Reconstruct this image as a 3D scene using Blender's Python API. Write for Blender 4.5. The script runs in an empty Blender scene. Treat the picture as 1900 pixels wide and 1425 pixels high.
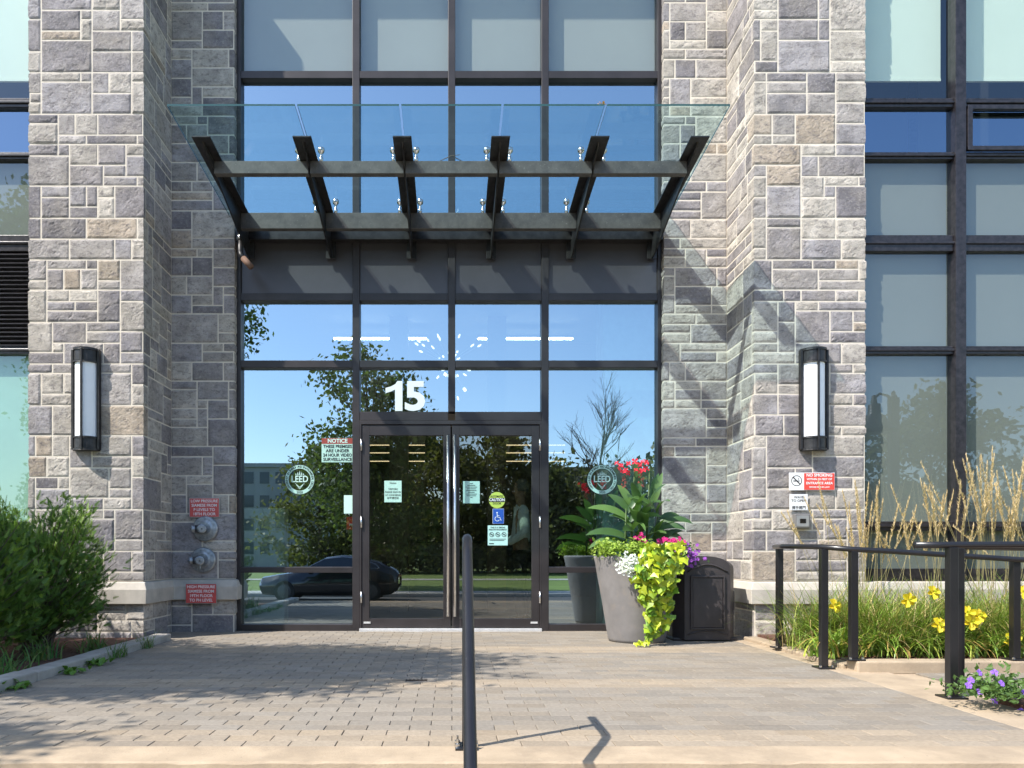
import bpy, math, random
import numpy as np
from mathutils import Vector, Matrix, noise, Euler
random.seed(7); RNG = np.random.default_rng(7)
S = bpy.context.scene
COL = S.collection
# ------------------------------------------------------------------ camera, sky, sun, exposure
F = 1340.0
cam = bpy.data.objects.new('camera', bpy.data.cameras.new('camera')); COL.objects.link(cam)
cam.location = (0, 0, 0.88); cam.rotation_euler = (math.radians(90), 0, 0)
cam.data.sensor_width = 36; cam.data.lens = 36 * F / 1900
cam.data.shift_x = 0.0589; cam.data.shift_y = 0.166
cam.data.clip_start = 0.05; cam.data.clip_end = 2000
S.camera = cam
LD = Vector((1.52, 1.0, -2.10)).normalized()
W = bpy.data.worlds.new('World'); S.world = W; W.use_nodes = True
wn = W.node_tree.nodes; wl = W.node_tree.links
sky = wn.new('ShaderNodeTexSky'); sky.sky_type = 'NISHITA'; sky.sun_disc = False
sky.sun_elevation = math.asin(-LD.z); sky.sun_rotation = math.atan2(-LD.x, -LD.y) % (2 * math.pi)
sky.air_density = 1.0; sky.dust_density = 0.6; sky.ozone_density = 1.5
wl.new(sky.outputs[0], wn['Background'].inputs[0]); wn['Background'].inputs[1].default_value = 0.15
sun = bpy.data.objects.new('sun', bpy.data.lights.new('sun', 'SUN')); COL.objects.link(sun)
sun.data.energy = 3.75; sun.data.angle = math.radians(0.5); sun.data.color = (1.0, 0.955, 0.89)
sun.rotation_euler = LD.to_track_quat('-Z', 'Y').to_euler(); sun.location = (-10, -6, 14)
S.view_settings.view_transform = 'Standard'; S.view_settings.look = 'None'
S.view_settings.exposure = 1.05; S.view_settings.gamma = 1
S.cycles.max_bounces = 10; S.cycles.transparent_max_bounces = 24; S.cycles.glossy_bounces = 5
S.cycles.use_denoising = True

# ------------------------------------------------------------------ helpers
def PX(x, y, d):
    "photo pixel at depth d -> world"
    return Vector(((x - 838) / F * d, d, 0.88 + (1028 - y) / F * d))

class N:
    def __init__(s, name):
        s.m = bpy.data.materials.new(name); s.m.use_nodes = True
        s.n = s.m.node_tree.nodes; s.l = s.m.node_tree.links; s.b = s.n['Principled BSDF']
    def new(s, t, **k):
        o = s.n.new(t)
        for a, v in k.items():
            if a.startswith('i_'): o.inputs[int(a[2:])].default_value = v
            else: setattr(o, a, v)
        return o
    def link(s, a, b): s.l.new(a, b)
    def coord(s, scale=(1, 1, 1)):
        g = s.new('ShaderNodeNewGeometry'); m = s.new('ShaderNodeMapping'); m.inputs['Scale'].default_value = scale
        s.link(g.outputs['Position'], m.inputs[0]); return m.outputs[0]
    def noise(s, scale, detail=4, rough=0.55, stretch=(1, 1, 1)):
        t = s.new('ShaderNodeTexNoise'); t.inputs['Scale'].default_value = scale
        t.inputs['Detail'].default_value = detail; t.inputs['Roughness'].default_value = rough
        s.link(s.coord(stretch), t.inputs['Vector']); return t.outputs['Fac']
    def ramp(s, fac, stops):
        r = s.new('ShaderNodeValToRGB'); e = r.color_ramp.elements
        while len(e) < len(stops): e.new(0.5)
        for q, (p, c) in zip(e, stops):
            q.position = p; q.color = (c, c, c, 1) if isinstance(c, (int, float)) else (*c, 1)
        s.link(fac, r.inputs[0]); return r.outputs[0]
    def mix(s, fac, a, b, mode='MIX'):
        x = s.new('ShaderNodeMix', data_type='RGBA', blend_type=mode)
        for i, v in ((0, fac), (6, a), (7, b)):
            if isinstance(v, (int, float)): x.inputs[i].default_value = v
            elif isinstance(v, tuple): x.inputs[i].default_value = (*v, 1)
            else: s.link(v, x.inputs[i])
        return x.outputs[2]
    def bump(s, h, strength=0.4, dist=0.01):
        b = s.new('ShaderNodeBump'); b.inputs['Strength'].default_value = strength; b.inputs['Distance'].default_value = dist
        s.link(h, b.inputs['Height']); s.link(b.outputs[0], s.b.inputs['Normal'])

def mat(name, c, rough=0.6, metal=0.0, var=0.15, scale=8, bump=0.0, bscale=60, spec=0.5, emit=None, coat=0):
    k = N(name); b = k.b
    b.inputs['Roughness'].default_value = rough; b.inputs['Metallic'].default_value = metal
    b.inputs['Specular IOR Level'].default_value = spec; b.inputs['Coat Weight'].default_value = coat
    nz = k.noise(scale, 5, 0.6)
    k.link(k.mix(k.ramp(nz, [(0.3, 0.0), (0.7, 1.0)]), tuple(v * (1 - var) for v in c), tuple(min(1, v * (1 + var)) for v in c)), b.inputs['Base Color'])
    if bump: k.bump(k.noise(bscale, 6, 0.65), bump, 0.004)
    if emit: b.inputs['Emission Color'].default_value = (*emit[0], 1); b.inputs['Emission Strength'].default_value = emit[1]
    return k.m

def attr_mat(name, rough=0.6, trans=0.0, var=0.25, scale=30, bump=0.0, spec=0.4):
    k = N(name); a = k.new('ShaderNodeAttribute', attribute_name='Col')
    nz = k.ramp(k.noise(scale, 4, 0.6), [(0.25, 1 - var), (0.75, 1 + var)])
    c = k.mix(1.0, a.outputs[0], nz, 'MULTIPLY')
    k.link(c, k.b.inputs['Base Color']); k.b.inputs['Roughness'].default_value = rough
    k.b.inputs['Specular IOR Level'].default_value = spec
    if bump: k.bump(k.noise(90, 6, 0.7), bump, 0.004)
    if trans:
        t = k.new('ShaderNodeBsdfTranslucent'); k.link(k.mix(1.0, c, (1.0, 1.15, 0.6), 'MULTIPLY'), t.inputs[0])
        m = k.new('ShaderNodeMixShader'); m.inputs[0].default_value = trans
        k.link(k.b.outputs[0], m.inputs[1]); k.link(t.outputs[0], m.inputs[2])
        k.link(m.outputs[0], k.n['Material Output'].inputs[0])
    return k.m

def glass_mat(name, tint, refl_tint, base, rough=0.0):
    k = N(name)
    t = k.new('ShaderNodeBsdfTransparent'); t.inputs[0].default_value = (*tint, 1)
    g = k.new('ShaderNodeBsdfGlossy'); g.inputs[0].default_value = (*refl_tint, 1); g.inputs['Roughness'].default_value = rough
    lw = k.new('ShaderNodeLayerWeight'); lw.inputs[0].default_value = 0.5
    p = k.new('ShaderNodeMath', operation='POWER'); k.link(lw.outputs['Facing'], p.inputs[0]); p.inputs[1].default_value = 4
    q = k.new('ShaderNodeMath', operation='MULTIPLY_ADD'); k.link(p.outputs[0], q.inputs[0]); q.inputs[1].default_value = 0.7; q.inputs[2].default_value = base
    m = k.new('ShaderNodeMixShader'); k.link(q.outputs[0], m.inputs[0])
    k.link(t.outputs[0], m.inputs[1]); k.link(g.outputs[0], m.inputs[2]); k.link(m.outputs[0], k.n['Material Output'].inputs[0])
    # very slight waviness of real panes
    b = k.new('ShaderNodeBump'); b.inputs['Strength'].default_value = 0.02; b.inputs['Distance'].default_value = 0.004
    k.link(k.noise(1.1, 2, 0.5), b.inputs['Height']); k.link(b.outputs[0], g.inputs['Normal'])
    return k.m

class MB:
    def __init__(s): s.v = []; s.f = []; s.mi = []; s.c = []; s.cur = 0; s.col = (1, 1, 1)
    def add(s, vs, fs):
        o = len(s.v); s.v += [tuple(p) for p in vs]; s.c += [s.col] * len(vs)
        s.f += [tuple(i + o for i in q) for q in fs]; s.mi += [s.cur] * len(fs); return o
    def box(s, x0, x1, y0, y1, z0, z1):
        s.add([(x, y, z) for x in (x0, x1) for y in (y0, y1) for z in (z0, z1)],
              [(0, 1, 3, 2), (4, 6, 7, 5), (0, 4, 5, 1), (2, 3, 7, 6), (0, 2, 6, 4), (1, 5, 7, 3)])
    def tube(s, pts, r, n=10, cap=True):
        pts = [Vector(p) for p in pts]; rs = r if isinstance(r, (list, tuple)) else [r] * len(pts)
        up = None; vs = []
        for i, p in enumerate(pts):
            a = pts[max(0, i - 1)]; b = pts[min(len(pts) - 1, i + 1)]; t = (b - a).normalized()
            if up is None: up = Vector((0, 0, 1)) if abs(t.z) < 0.9 else Vector((1, 0, 0))
            x = t.cross(up).normalized(); y = x.cross(t).normalized(); up = y
            for k in range(n):
                an = 2 * math.pi * k / n; vs.append(p + (x * math.cos(an) + y * math.sin(an)) * rs[i])
        fs = [(i * n + k, i * n + (k + 1) % n, (i + 1) * n + (k + 1) % n, (i + 1) * n + k) for i in range(len(pts) - 1) for k in range(n)]
        if cap: fs += [tuple(range(n))[::-1], tuple((len(pts) - 1) * n + k for k in range(n))]
        s.add(vs, fs)
    def lathe(s, prof, c=(0, 0, 0), n=24, axis='z', cap=True, a0=0, a1=2 * math.pi):
        full = abs(a1 - a0 - 2 * math.pi) < 1e-6; m = n if full else n + 1
        vs = []
        for r, h in prof:
            for k in range(m):
                a = a0 + (a1 - a0) * k / n; x, y = r * math.cos(a), r * math.sin(a)
                vs.append({'z': (c[0] + x, c[1] + y, c[2] + h), 'y': (c[0] + x, c[1] + h, c[2] + y), 'x': (c[0] + h, c[1] + x, c[2] + y)}[axis])
        fs = [(i * m + k, i * m + (k + 1) % m, (i + 1) * m + (k + 1) % m, (i + 1) * m + k) for i in range(len(prof) - 1) for k in range(n)]
        if cap: fs += [tuple(range(m))[::-1], tuple((len(prof) - 1) * m + k for k in range(m))]
        s.add(vs, fs)
    def prism(s, poly, y0, y1, axis='y'):
        "poly of (a,b) extruded: axis y -> (a,y,b); axis x -> (y,a,b)"
        n = len(poly)
        f = (lambda a, b, t: (a, t, b)) if axis == 'y' else ((lambda a, b, t: (t, a, b)) if axis == 'x' else (lambda a, b, t: (a, b, t)))
        s.add([f(a, b, y0) for a, b in poly] + [f(a, b, y1) for a, b in poly],
              [tuple(range(n)), tuple(range(n, 2 * n))[::-1]] + [(i, (i + 1) % n + 0, (i + 1) % n + n, i + n) for i in range(n)])
    def sweep(s, path, prof):
        "closed profile (offset outward, z) swept along plan path with mitres"
        P = [Vector(p) for p in path]; ns = []
        for i in range(len(P)):
            nn = []
            if i > 0: d = (P[i] - P[i - 1]).normalized(); nn.append(Vector((d.y, -d.x)))
            if i < len(P) - 1: d = (P[i + 1] - P[i]).normalized(); nn.append(Vector((d.y, -d.x)))
            if len(nn) == 2:
                m = nn[0] + nn[1]; m = m / (m.dot(nn[0])); ns.append(m)
            else: ns.append(nn[0])
        vs = [(p.x + n_.x * o, p.y + n_.y * o, z) for p, n_ in zip(P, ns) for o, z in prof]; k = len(prof)
        fs = [(i * k + j, i * k + (j + 1) % k, (i + 1) * k + (j + 1) % k, (i + 1) * k + j) for i in range(len(P) - 1) for j in range(k)]
        fs += [tuple(range(k))[::-1], tuple((len(P) - 1) * k + j for j in range(k))]
        s.add(vs, fs)
    def build(s, name, mats, parent=None, smooth=False, bevel=0, seg=2, origin=None):
        if not isinstance(mats, (list, tuple)): mats = [mats]
        o0 = Vector(parent.get('_w', (0, 0, 0))) if parent is not None else Vector(origin or (0, 0, 0))
        me = bpy.data.meshes.new(name); V = np.array(s.v, dtype=float).reshape(-1, 3) - np.array(o0)
        me.from_pydata(V.tolist(), [], s.f)
        for m in mats: me.materials.append(m)
        me.polygons.foreach_set('material_index', s.mi)
        if any(c != (1, 1, 1) for c in s.c[:1] + s.c[-1:]):
            ca = me.color_attributes.new('Col', 'FLOAT_COLOR', 'POINT')
            ca.data.foreach_set('color', np.hstack([np.array(s.c, dtype=float), np.ones((len(s.c), 1))]).ravel())
        if smooth: me.polygons.foreach_set('use_smooth', [True] * len(me.polygons))
        me.update()
        o = bpy.data.objects.new(name, me); COL.objects.link(o)
        if parent is not None: o.parent = parent; o['_w'] = tuple(o0)
        else: o.location = o0; o['_w'] = tuple(o0)
        if bevel:
            b = o.modifiers.new('bevel', 'BEVEL'); b.width = bevel; b.segments = seg; b.limit_method = 'ANGLE'; b.angle_limit = math.radians(35)
        if smooth == 'auto':
            pass
        return o

def tag(o, label=None, cat=None, group=None, kind=None):
    if label: o['label'] = label
    if cat: o['category'] = cat
    if group: o['group'] = group
    if kind: o['kind'] = kind
    return o
def thing(name, label, cat, loc=(0, 0, 0), group=None):
    o = bpy.data.objects.new(name, None); COL.objects.link(o); o.location = loc; o.empty_display_size = 0.2
    o['_w'] = tuple(loc); return tag(o, label, cat, group)
def struct(o): o['kind'] = 'structure'; return o
def copy_tree(o, parent=None):
    c = o.copy(); COL.objects.link(c)
    if parent is not None: c.parent = parent
    for ch in [k for k in bpy.data.objects if k.parent == o]: copy_tree(ch, c)
    return c

_tc = {}
def text2d(t, size, bold=0.0, align='CENTER', sx=1.0):
    key = (t, bold, align)
    if key not in _tc:
        cu = bpy.data.curves.new('t', 'FONT'); cu.body = t; cu.size = 1; cu.align_x = align; cu.align_y = 'CENTER'
        cu.offset = bold; cu.resolution_u = 3; cu.extrude = 0
        ob = bpy.data.objects.new('t', cu)
        me = bpy.data.meshes.new_from_object(ob)
        _tc[key] = ([tuple(v.co) for v in me.vertices], [tuple(p.vertices) for p in me.polygons])
        bpy.data.objects.remove(ob); bpy.data.meshes.remove(me); bpy.data.curves.remove(cu)
    v, f = _tc[key]
    return [(x * size * sx, y * size) for x, y, z in v], f
def put_text(mb, t, cx, cz, y, size, bold=0.0, rot=0, align='CENTER', sx=1.0):
    v, f = text2d(t, size, bold, align, sx); c, s_ = math.cos(rot), math.sin(rot)
    mb.add([(cx + a * c - b * s_, y, cz + a * s_ + b * c) for a, b in v], f)
def fbm(x, y, z, o=4): return noise.fractal(Vector((x, y, z)), 0.9, 2.0, o)

# ------------------------------------------------------------------ materials
def stone_material():
    k = N('ashlar stone'); a = k.new('ShaderNodeAttribute', attribute_name='Col')
    n1 = k.ramp(k.noise(5.5, 6, 0.65), [(0.30, 0.70), (0.5, 1.0), (0.70, 1.36)])
    c = k.mix(1.0, a.outputs[0], n1, 'MULTIPLY')
    c = k.mix(k.ramp(k.noise(2.4, 5, 0.6), [(0.46, 0.0), (0.72, 0.62)]), c, (0.37, 0.325, 0.265))
    c = k.mix(k.ramp(k.noise(13, 8, 0.8, (1, 1, 1.8)), [(0.38, 0.75), (0.50, 0.0)]), c, (0.15, 0.135, 0.135))
    c = k.mix(k.ramp(k.noise(34, 6, 0.8), [(0.52, 0.0), (0.72, 0.65)]), c, (0.50, 0.46, 0.41))
    c = k.mix(k.ramp(k.noise(60, 3, 0.7), [(0.25, 0.55), (0.42, 0.0)]), c, (0.10, 0.09, 0.09))
    k.link(c, k.b.inputs['Base Color']); k.b.inputs['Roughness'].default_value = 0.92; k.b.inputs['Specular IOR Level'].default_value = 0.2
    k.bump(k.noise(42, 10, 0.8), 1.0, 0.012); return k.m
M = {}
M['stone'] = stone_material()
M['mortar'] = mat('mortar', (0.66, 0.59, 0.49), 0.95, var=0.12, scale=14, bump=0.5, bscale=120, spec=0.1)
M['limestone'] = mat('cast limestone', (0.50, 0.455, 0.39), 0.9, var=0.16, scale=5, bump=0.35, bscale=70, spec=0.2)
M['concrete'] = mat('tan concrete', (0.41, 0.32, 0.222), 0.9, var=0.14, scale=4, bump=0.6, bscale=110, spec=0.2)
def stained(m, col, scale, lo, hi, amt, stretch=(1, 1, 1)):
    k = N.__new__(N); k.m = m; k.n = m.node_tree.nodes; k.l = m.node_tree.links; k.b = k.n['Principled BSDF']
    src = k.b.inputs['Base Color'].links[0].from_socket
    k.link(k.mix(k.ramp(k.noise(scale, 7, 0.7, stretch), [(lo, 0.0), (hi, amt)]), src, col), k.b.inputs['Base Color'])
stained(M['concrete'], (0.22, 0.175, 0.13), 1.7, .47, .70, .65); stained(M['concrete'], (0.20, 0.165, 0.13), 38, .60, .70, .5); stained(M['concrete'], (0.52, 0.44, 0.34), 26, .60, .75, .5)
stained(M['limestone'], (0.27, 0.25, 0.22), 3.0, .50, .75, .5, (1, 1, .4))
M['kerb'] = mat('grey kerb concrete', (0.40, 0.365, 0.32), 0.9, var=0.2, scale=6, bump=0.6, bscale=90, spec=0.2)
M['sand'] = mat('joint sand', (0.21, 0.18, 0.145), 1.0, var=0.3, scale=30)
M['paver'] = attr_mat('concrete paver', 0.88, var=0.17, scale=45, bump=0.6, spec=0.25)
stained(M['paver'], (0.13, 0.115, 0.10), 1.1, .52, .75, .45); stained(M['paver'], (0.42, 0.37, 0.31), 70, .62, .74, .5)
M['frame'] = mat('bronze anodised frame', (0.040, 0.034, 0.034), 0.42, 0.3, var=0.25, scale=3, spec=0.5)
M['framepeel'] = mat('dark bay window frame', (0.028, 0.024, 0.026), 0.32, 0.3, var=0.6, scale=22, spec=0.7, bump=0.25, bscale=30)
M['spandrel'] = mat('spandrel panel', (0.085, 0.078, 0.082), 0.38, 0.4, var=0.12, scale=1.5)
M['steel'] = mat('blackened canopy steel', (0.030, 0.028, 0.028), 0.42, 0.4, var=0.55, scale=16, spec=0.6, bump=0.2, bscale=50)
k = N('sunlit steel'); c_ = k.mix(k.ramp(k.noise(9, 6, 0.7), [(0.35, 0.0), (0.7, 1.0)]), (0.060, 0.055, 0.052), (0.115, 0.105, 0.095)); c_ = k.mix(k.ramp(k.noise(75, 3, 0.8), [(0.66, 0.0), (0.72, 0.8)]), c_, (0.42, 0.40, 0.37))  # canopy steel with sunlight painted in as a lighter tone, plus pale specks
k.link(c_, k.b.inputs['Base Color']); k.b.inputs['Roughness'].default_value = 0.6; M['litsteel'] = k.m
M['rail'] = mat('black handrail paint', (0.013, 0.012, 0.013), 0.3, 0.0, var=0.2, scale=7, spec=0.6)
M['chrome'] = mat('polished fitting', (0.62, 0.62, 0.62), 0.2, 1.0, var=0.15, scale=20)
M['brushed'] = mat('brushed steel', (0.72, 0.70, 0.68), 0.3, 1.0, var=0.08, scale=30)
M['oldchrome'] = mat('weathered chrome', (0.34, 0.36, 0.38), 0.42, 0.75, var=0.35, scale=25, bump=0.2)
M['darkchrome'] = mat('dull chrome', (0.12, 0.125, 0.13), 0.45, 0.6, var=0.4, scale=25)
M['alum'] = mat('aluminium threshold', (0.78, 0.77, 0.75), 0.4, 0.6, var=0.1, scale=20)
M['white'] = mat('white plastic', (0.75, 0.75, 0.74), 0.5, var=0.04)
M['diffuser'] = mat('white lamp diffuser', (0.86, 0.87, 0.88), 0.35, var=0.03)
M['black'] = mat('black ink', (0.012, 0.012, 0.012), 0.5, var=0.05)
M['red'] = mat('sign red', (0.60, 0.085, 0.075), 0.45, var=0.14, scale=12)
M['redlight'] = mat('sign bright red', (0.72, 0.07, 0.05), 0.4, var=0.05)
M['whiteink'] = mat('white ink', (0.85, 0.84, 0.82), 0.5, var=0.03)
M['mint'] = mat('pale mint film', (0.42, 0.66, 0.57), 0.4, var=0.06)
M['mintwhite'] = mat('pale paper', (0.55, 0.78, 0.70), 0.6, var=0.05)
M['caution'] = mat('yellow green vinyl', (0.50, 0.62, 0.10), 0.5, var=0.04)
M['blue'] = mat('blue vinyl', (0.02, 0.09, 0.42), 0.4, var=0.05)
M['orangeink'] = mat('brown red ink', (0.28, 0.05, 0.035), 0.5, var=0.05)
M['glass'] = glass_mat('entrance glass', (0.60, 0.72, 0.66), (0.72, 0.89, 1.0), 0.50)
M['doorglass'] = glass_mat('door glass', (0.60, 0.68, 0.60), (0.90, 0.95, 0.95), 0.24)
M['bayglass'] = glass_mat('bay window glass', (0.62, 0.78, 0.72), (0.44, 0.62, 0.86), 0.36)
M['softglass'] = glass_mat('soft coated glass', (0.84, 0.88, 0.85), (0.75, 0.88, 1.0), 0.11)
M['canopyglass'] = glass_mat('canopy glass', (0.68, 0.86, 0.88), (0.75, 0.95, 1.0), 0.07)
M['glassedge'] = mat('green glass edge', (0.02, 0.07, 0.06), 0.15, var=0.1, spec=0.8)
M['greyblind'] = mat('grey roller blind', (0.235, 0.245, 0.225), 0.8, var=0.04, scale=1.0, bump=0.1, bscale=300)
M['paleblind'] = mat('pale roller blind', (0.72, 0.80, 0.70), 0.8, var=0.03, scale=1.0)
M['mintblind'] = mat('pale green backing', (0.34, 0.55, 0.44), 0.8, var=0.1, scale=1.0)
M['greypanel'] = mat('grey backing', (0.34, 0.35, 0.33), 0.8, var=0.05, scale=1.0)
M['lobby'] = mat('lobby wall', (0.13, 0.11, 0.09), 0.7, var=0.1, scale=2)
M['lobbyfloor'] = mat('lobby floor tile', (0.10, 0.10, 0.10), 0.3, var=0.15, scale=3)
M['lobbyceil'] = mat('lobby ceiling', (0.35, 0.35, 0.34), 0.8, var=0.03)
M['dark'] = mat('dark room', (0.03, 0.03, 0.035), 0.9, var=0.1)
M['lamp'] = mat('lit light strip', (0.9, 0.9, 0.9), 0.5, emit=((1.0, 0.97, 0.9), 14.0))
M['warmlamp'] = mat('warm light strip', (0.9, 0.8, 0.7), 0.5, emit=((1.0, 0.72, 0.45), 1.0))
M['crystal'] = mat('lit crystal', (0.9, 0.9, 0.9), 0.1, emit=((1.0, 0.96, 0.9), 1.6))
M['bin'] = mat('dark brown plastic', (0.045, 0.038, 0.038), 0.45, var=0.2, scale=5, bump=0.2, bscale=150)
M['pot'] = mat('grey fibre planter', (0.20, 0.185, 0.175), 0.7, var=0.2, scale=3, bump=0.5, bscale=80)
stained(M['pot'], (0.30, 0.24, 0.18), 4.5, .52, .75, .6); stained(M['bin'], (0.12, 0.105, 0.10), 6, .55, .8, .35, (1, 1, .3))
M['soil'] = mat('soil', (0.06, 0.04, 0.03), 1.0, var=0.4, scale=40, bump=0.8)
M['mulch'] = mat('bark mulch', (0.12, 0.055, 0.035), 1.0, var=0.6, scale=45, bump=1.0, bscale=60)
M['farleaf'] = attr_mat('tree leaf', 0.6, 0.45, var=0.2, scale=3)
M['leaf'] = attr_mat('leaf', 0.5, 0.28, var=0.15, scale=14)
M['glossleaf'] = attr_mat('broad leaf', 0.38, 0.25, var=0.14, scale=10, spec=0.5)
M['petal'] = attr_mat('petal', 0.6, 0.25, var=0.08, scale=30)
M['bark'] = mat('bark', (0.12, 0.09, 0.07), 0.95, var=0.35, scale=12, bump=0.8)
M['asphalt'] = mat('asphalt', (0.075, 0.072, 0.07), 0.9, var=0.2, scale=3, bump=0.5, bscale=150)
M['lawn'] = mat('lawn', (0.14, 0.20, 0.035), 0.9, var=0.25, scale=0.6, bump=0.5, bscale=30)
M['walk'] = mat('sidewalk', (0.45, 0.42, 0.38), 0.9, var=0.1, scale=2)
M['carpaint'] = mat('black car paint', (0.012, 0.012, 0.015), 0.12, 0.2, var=0.05, coat=1.0)
M['carglass'] = mat('car glass', (0.01, 0.012, 0.015), 0.05, var=0.02, spec=1.0)
M['tyre'] = mat('tyre', (0.02, 0.02, 0.02), 0.8)
M['taillight'] = mat('tail light', (0.35, 0.01, 0.01), 0.2)
M['farwall'] = mat('far building wall', (0.30, 0.31, 0.33), 0.8, var=0.08, scale=0.5)
M['fardark'] = mat('dark building wall', (0.05, 0.052, 0.06), 0.7, var=0.08, scale=0.5)
M['farwin'] = mat('far window', (0.05, 0.07, 0.09), 0.1)
M['skin'] = mat('skin', (0.30, 0.17, 0.11), 0.6, var=0.06)
M['shirt'] = mat('pale shirt cloth', (0.62, 0.66, 0.66), 0.85, var=0.06, scale=12)
M['trouser'] = mat('black trouser cloth', (0.015, 0.015, 0.018), 0.85)
M['hair'] = mat('grey hair', (0.12, 0.11, 0.10), 0.8)
M['sign_grey'] = mat('sign back metal', (0.45, 0.45, 0.44), 0.4, 0.6)
M['screen'] = mat('dark sensor window', (0.01, 0.01, 0.012), 0.15)

# ------------------------------------------------------------------ ground, road, landing
g = MB(); g.box(-600, 600, -600, 600, -1.6, -0.764); tag(struct(g.build('ground', M['lawn'])))
g = MB(); g.box(-80, 80, -10.7, -2.4, -0.764 + 0.0005, -0.75); struct(g.build('road', M['asphalt']))
g = MB(); g.box(-80, 80, -2.38, 2.0, -0.7635, -0.745); struct(g.build('forecourt', M['walk']))
g = MB(); g.box(-80, 80, -10.9, -10.72, -0.7635, -0.62); struct(g.build('kerb', M['walk'], bevel=0.02))
g = MB(); g.box(-80, 80, -15.0, -13.4, -0.7635, -0.735); struct(g.build('sidewalk', M['walk']))
g = MB(); g.box(-80, 80, -30.5, -28.5, -0.7635, -0.735); struct(g.build('footpath', M['walk']))
# landing pavers
LX0, LX1 = -2.87, 2.87
g = MB()
def paver(mb, x0, x1, y0, y1, tan, base=(0.25, 0.215, 0.172)):
    j = 0.0026; jx = 0.0016; e = 0.0026; dz = random.uniform(-0.0012, 0.0012); t1, t2 = random.uniform(-.0008, .0008), random.uniform(-.0008, .0008)
    x0 += jx; x1 -= jx; y0 += j; y1 -= j
    if x1 - x0 < 0.03: return
    b = (0.315, 0.255, 0.187) if tan else base
    k = random.uniform(0.9, 1.1); w = random.uniform(-0.006, 0.006)
    mb.col = (b[0] * k + w, b[1] * k, b[2] * k - w)
    a = [(x0 + e, y0 + e, dz + t1), (x1 - e, y0 + e, dz + t2), (x1 - e, y1 - e, dz - t1), (x0 + e, y1 - e, dz - t2)]
    c = [(x0, y0, dz - e), (x1, y0, dz - e), (x1, y1, dz - e), (x0, y1, dz - e)]
    d = [(x, y, -0.022) for x, y, _ in c]
    mb.add(a + c + d, [(0, 1, 2, 3)] + [(4 + i, 4 + (i + 1) % 4, (i + 1) % 4, i) for i in range(4)] + [(8 + i, 8 + (i + 1) % 4, 4 + (i + 1) % 4, 4 + i) for i in range(4)])
ph, pw = 0.105, 0.215
y = 3.30; row = 0
while y < 8.24:
    y1 = min(y + ph, 8.26)
    tan = (3.30 <= y < 3.58) or (4.75 <= y + .05 < 5.05) or (6.5 <= y + .05 < 6.85)
    off = -(row % 2) * pw / 2 - 0.03
    xa, xb = (LX0, LX1) if y < 7.30 else (-3.17, 3.11)
    x = LX0 + off - (.43 if y >= 7.30 else 0)
    while x < xb:
        if not (5.01 < y + .05 < 5.12 and -0.40 < x + .1 < -0.12):
            a, b = max(x, xa), min(x + pw, xb)
            # pavers stop at the stone base of the recess
            paver(g, a, b, y, y1, tan)
        x += pw
    y = y1; row += 1
struct(g.build('landing_paving', M['paver']))
g = MB(); g.box(-3.2, 2.868, 3.305, 8.45, -0.76, -0.0065); struct(g.build('landing_bed', M['sand']))
# drain
t = thing('floor_drain', 'small dark slotted drain grate set in the landing pavers', 'drain', (-0.30, 5.10, 0))
g = MB(); g.box(-0.42, -0.17, 5.04, 5.15, -0.02, -0.012); g.build('pan', M['black'], t)
g = MB()
for i in range(9): g.box(-0.415 + i * .028, -0.40 + i * .028, 5.045, 5.145, -0.0115, -0.001)
g.box(-0.42, -0.17, 5.035, 5.045, -0.0115, 0.0); g.box(-0.42, -0.17, 5.145, 5.155, -0.0115, 0.0)
g.build('grate', mat('rusty iron', (0.06, 0.045, 0.035), 0.7, 0.4), t)
# steps
g = MB()
def rough_slab(mb, x0, x1, y0, y1, z0, z1, n=60):
    "slab whose front top arris is slightly worn"
    xs = np.linspace(x0, x1, n); vs = []
    for x in xs:
        w = 0.006 + 0.006 * abs(fbm(x * 3, y0, z1)); w2 = 0.006 + 0.008 * abs(fbm(x * 4, y0 + 3, z1))
        vs += [(x, y0, z0), (x, y0, z1 - w2), (x, y0 + w, z1), (x, y1, z1), (x, y1, z0)]
    fs = []
    for i in range(n - 1):
        for j in range(5): fs.append((i * 5 + j, (i + 1) * 5 + j, (i + 1) * 5 + (j + 1) % 5, i * 5 + (j + 1) % 5))
    fs += [(0, 1, 2, 3, 4), tuple((n - 1) * 5 + j for j in (4, 3, 2, 1, 0))]
    mb.add(vs, fs)
rough_slab(g, -3.05, 3.6, 3.05, 3.298, -0.15, 0.002, 120)
for i in range(4): rough_slab(g, -3.05, 3.6, 3.05 - 0.33 * (i + 1), 3.05 - 0.33 * i, -0.75, -0.152 - 0.15 * i, 60)
g.box(-3.05, 3.6, 3.05, 3.3, -0.76, -0.151)
struct(g.build('steps', M['concrete']))
# side beds and kerbs
g = MB(); g.box(-9, -3.035, 3.05, 7.6, -0.76, 0.02); struct(g.build('left_bed_soil', M['mulch']))
t = MB()
yy = 3.05
while yy < 7.35:
    y1 = min(yy + 0.98, 7.40); t.box(-3.035, -2.872, yy + .003, y1 - .003, -0.76, 0.066 + random.uniform(-.003, .003)); yy += 0.98
tag(struct(t.build('kerb', M['kerb'], bevel=0.01)))
g = MB(); g.box(2.872, 3.25, 3.60, 8.2, -0.76, 0.0); g.box(3.25, 9, 3.05, 4.42, -0.76, -0.01); g.box(3.25, 9.0, 4.42, 5.37, -0.76, -0.012)
struct(g.build('ramp_slab', M['concrete'], bevel=0.004))
g = MB(); y = 4.45; row = 0
while y < 5.32:
    x = 3.42 - (row % 2) * .1
    while x < 8.8: paver(g, max(x, 3.42), x + pw, y, min(y + ph, 5.33), False); x += pw
    y += ph; row += 1
o = struct(g.build('ramp_paving', M['paver'])); o.location.z = 0.003
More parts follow.
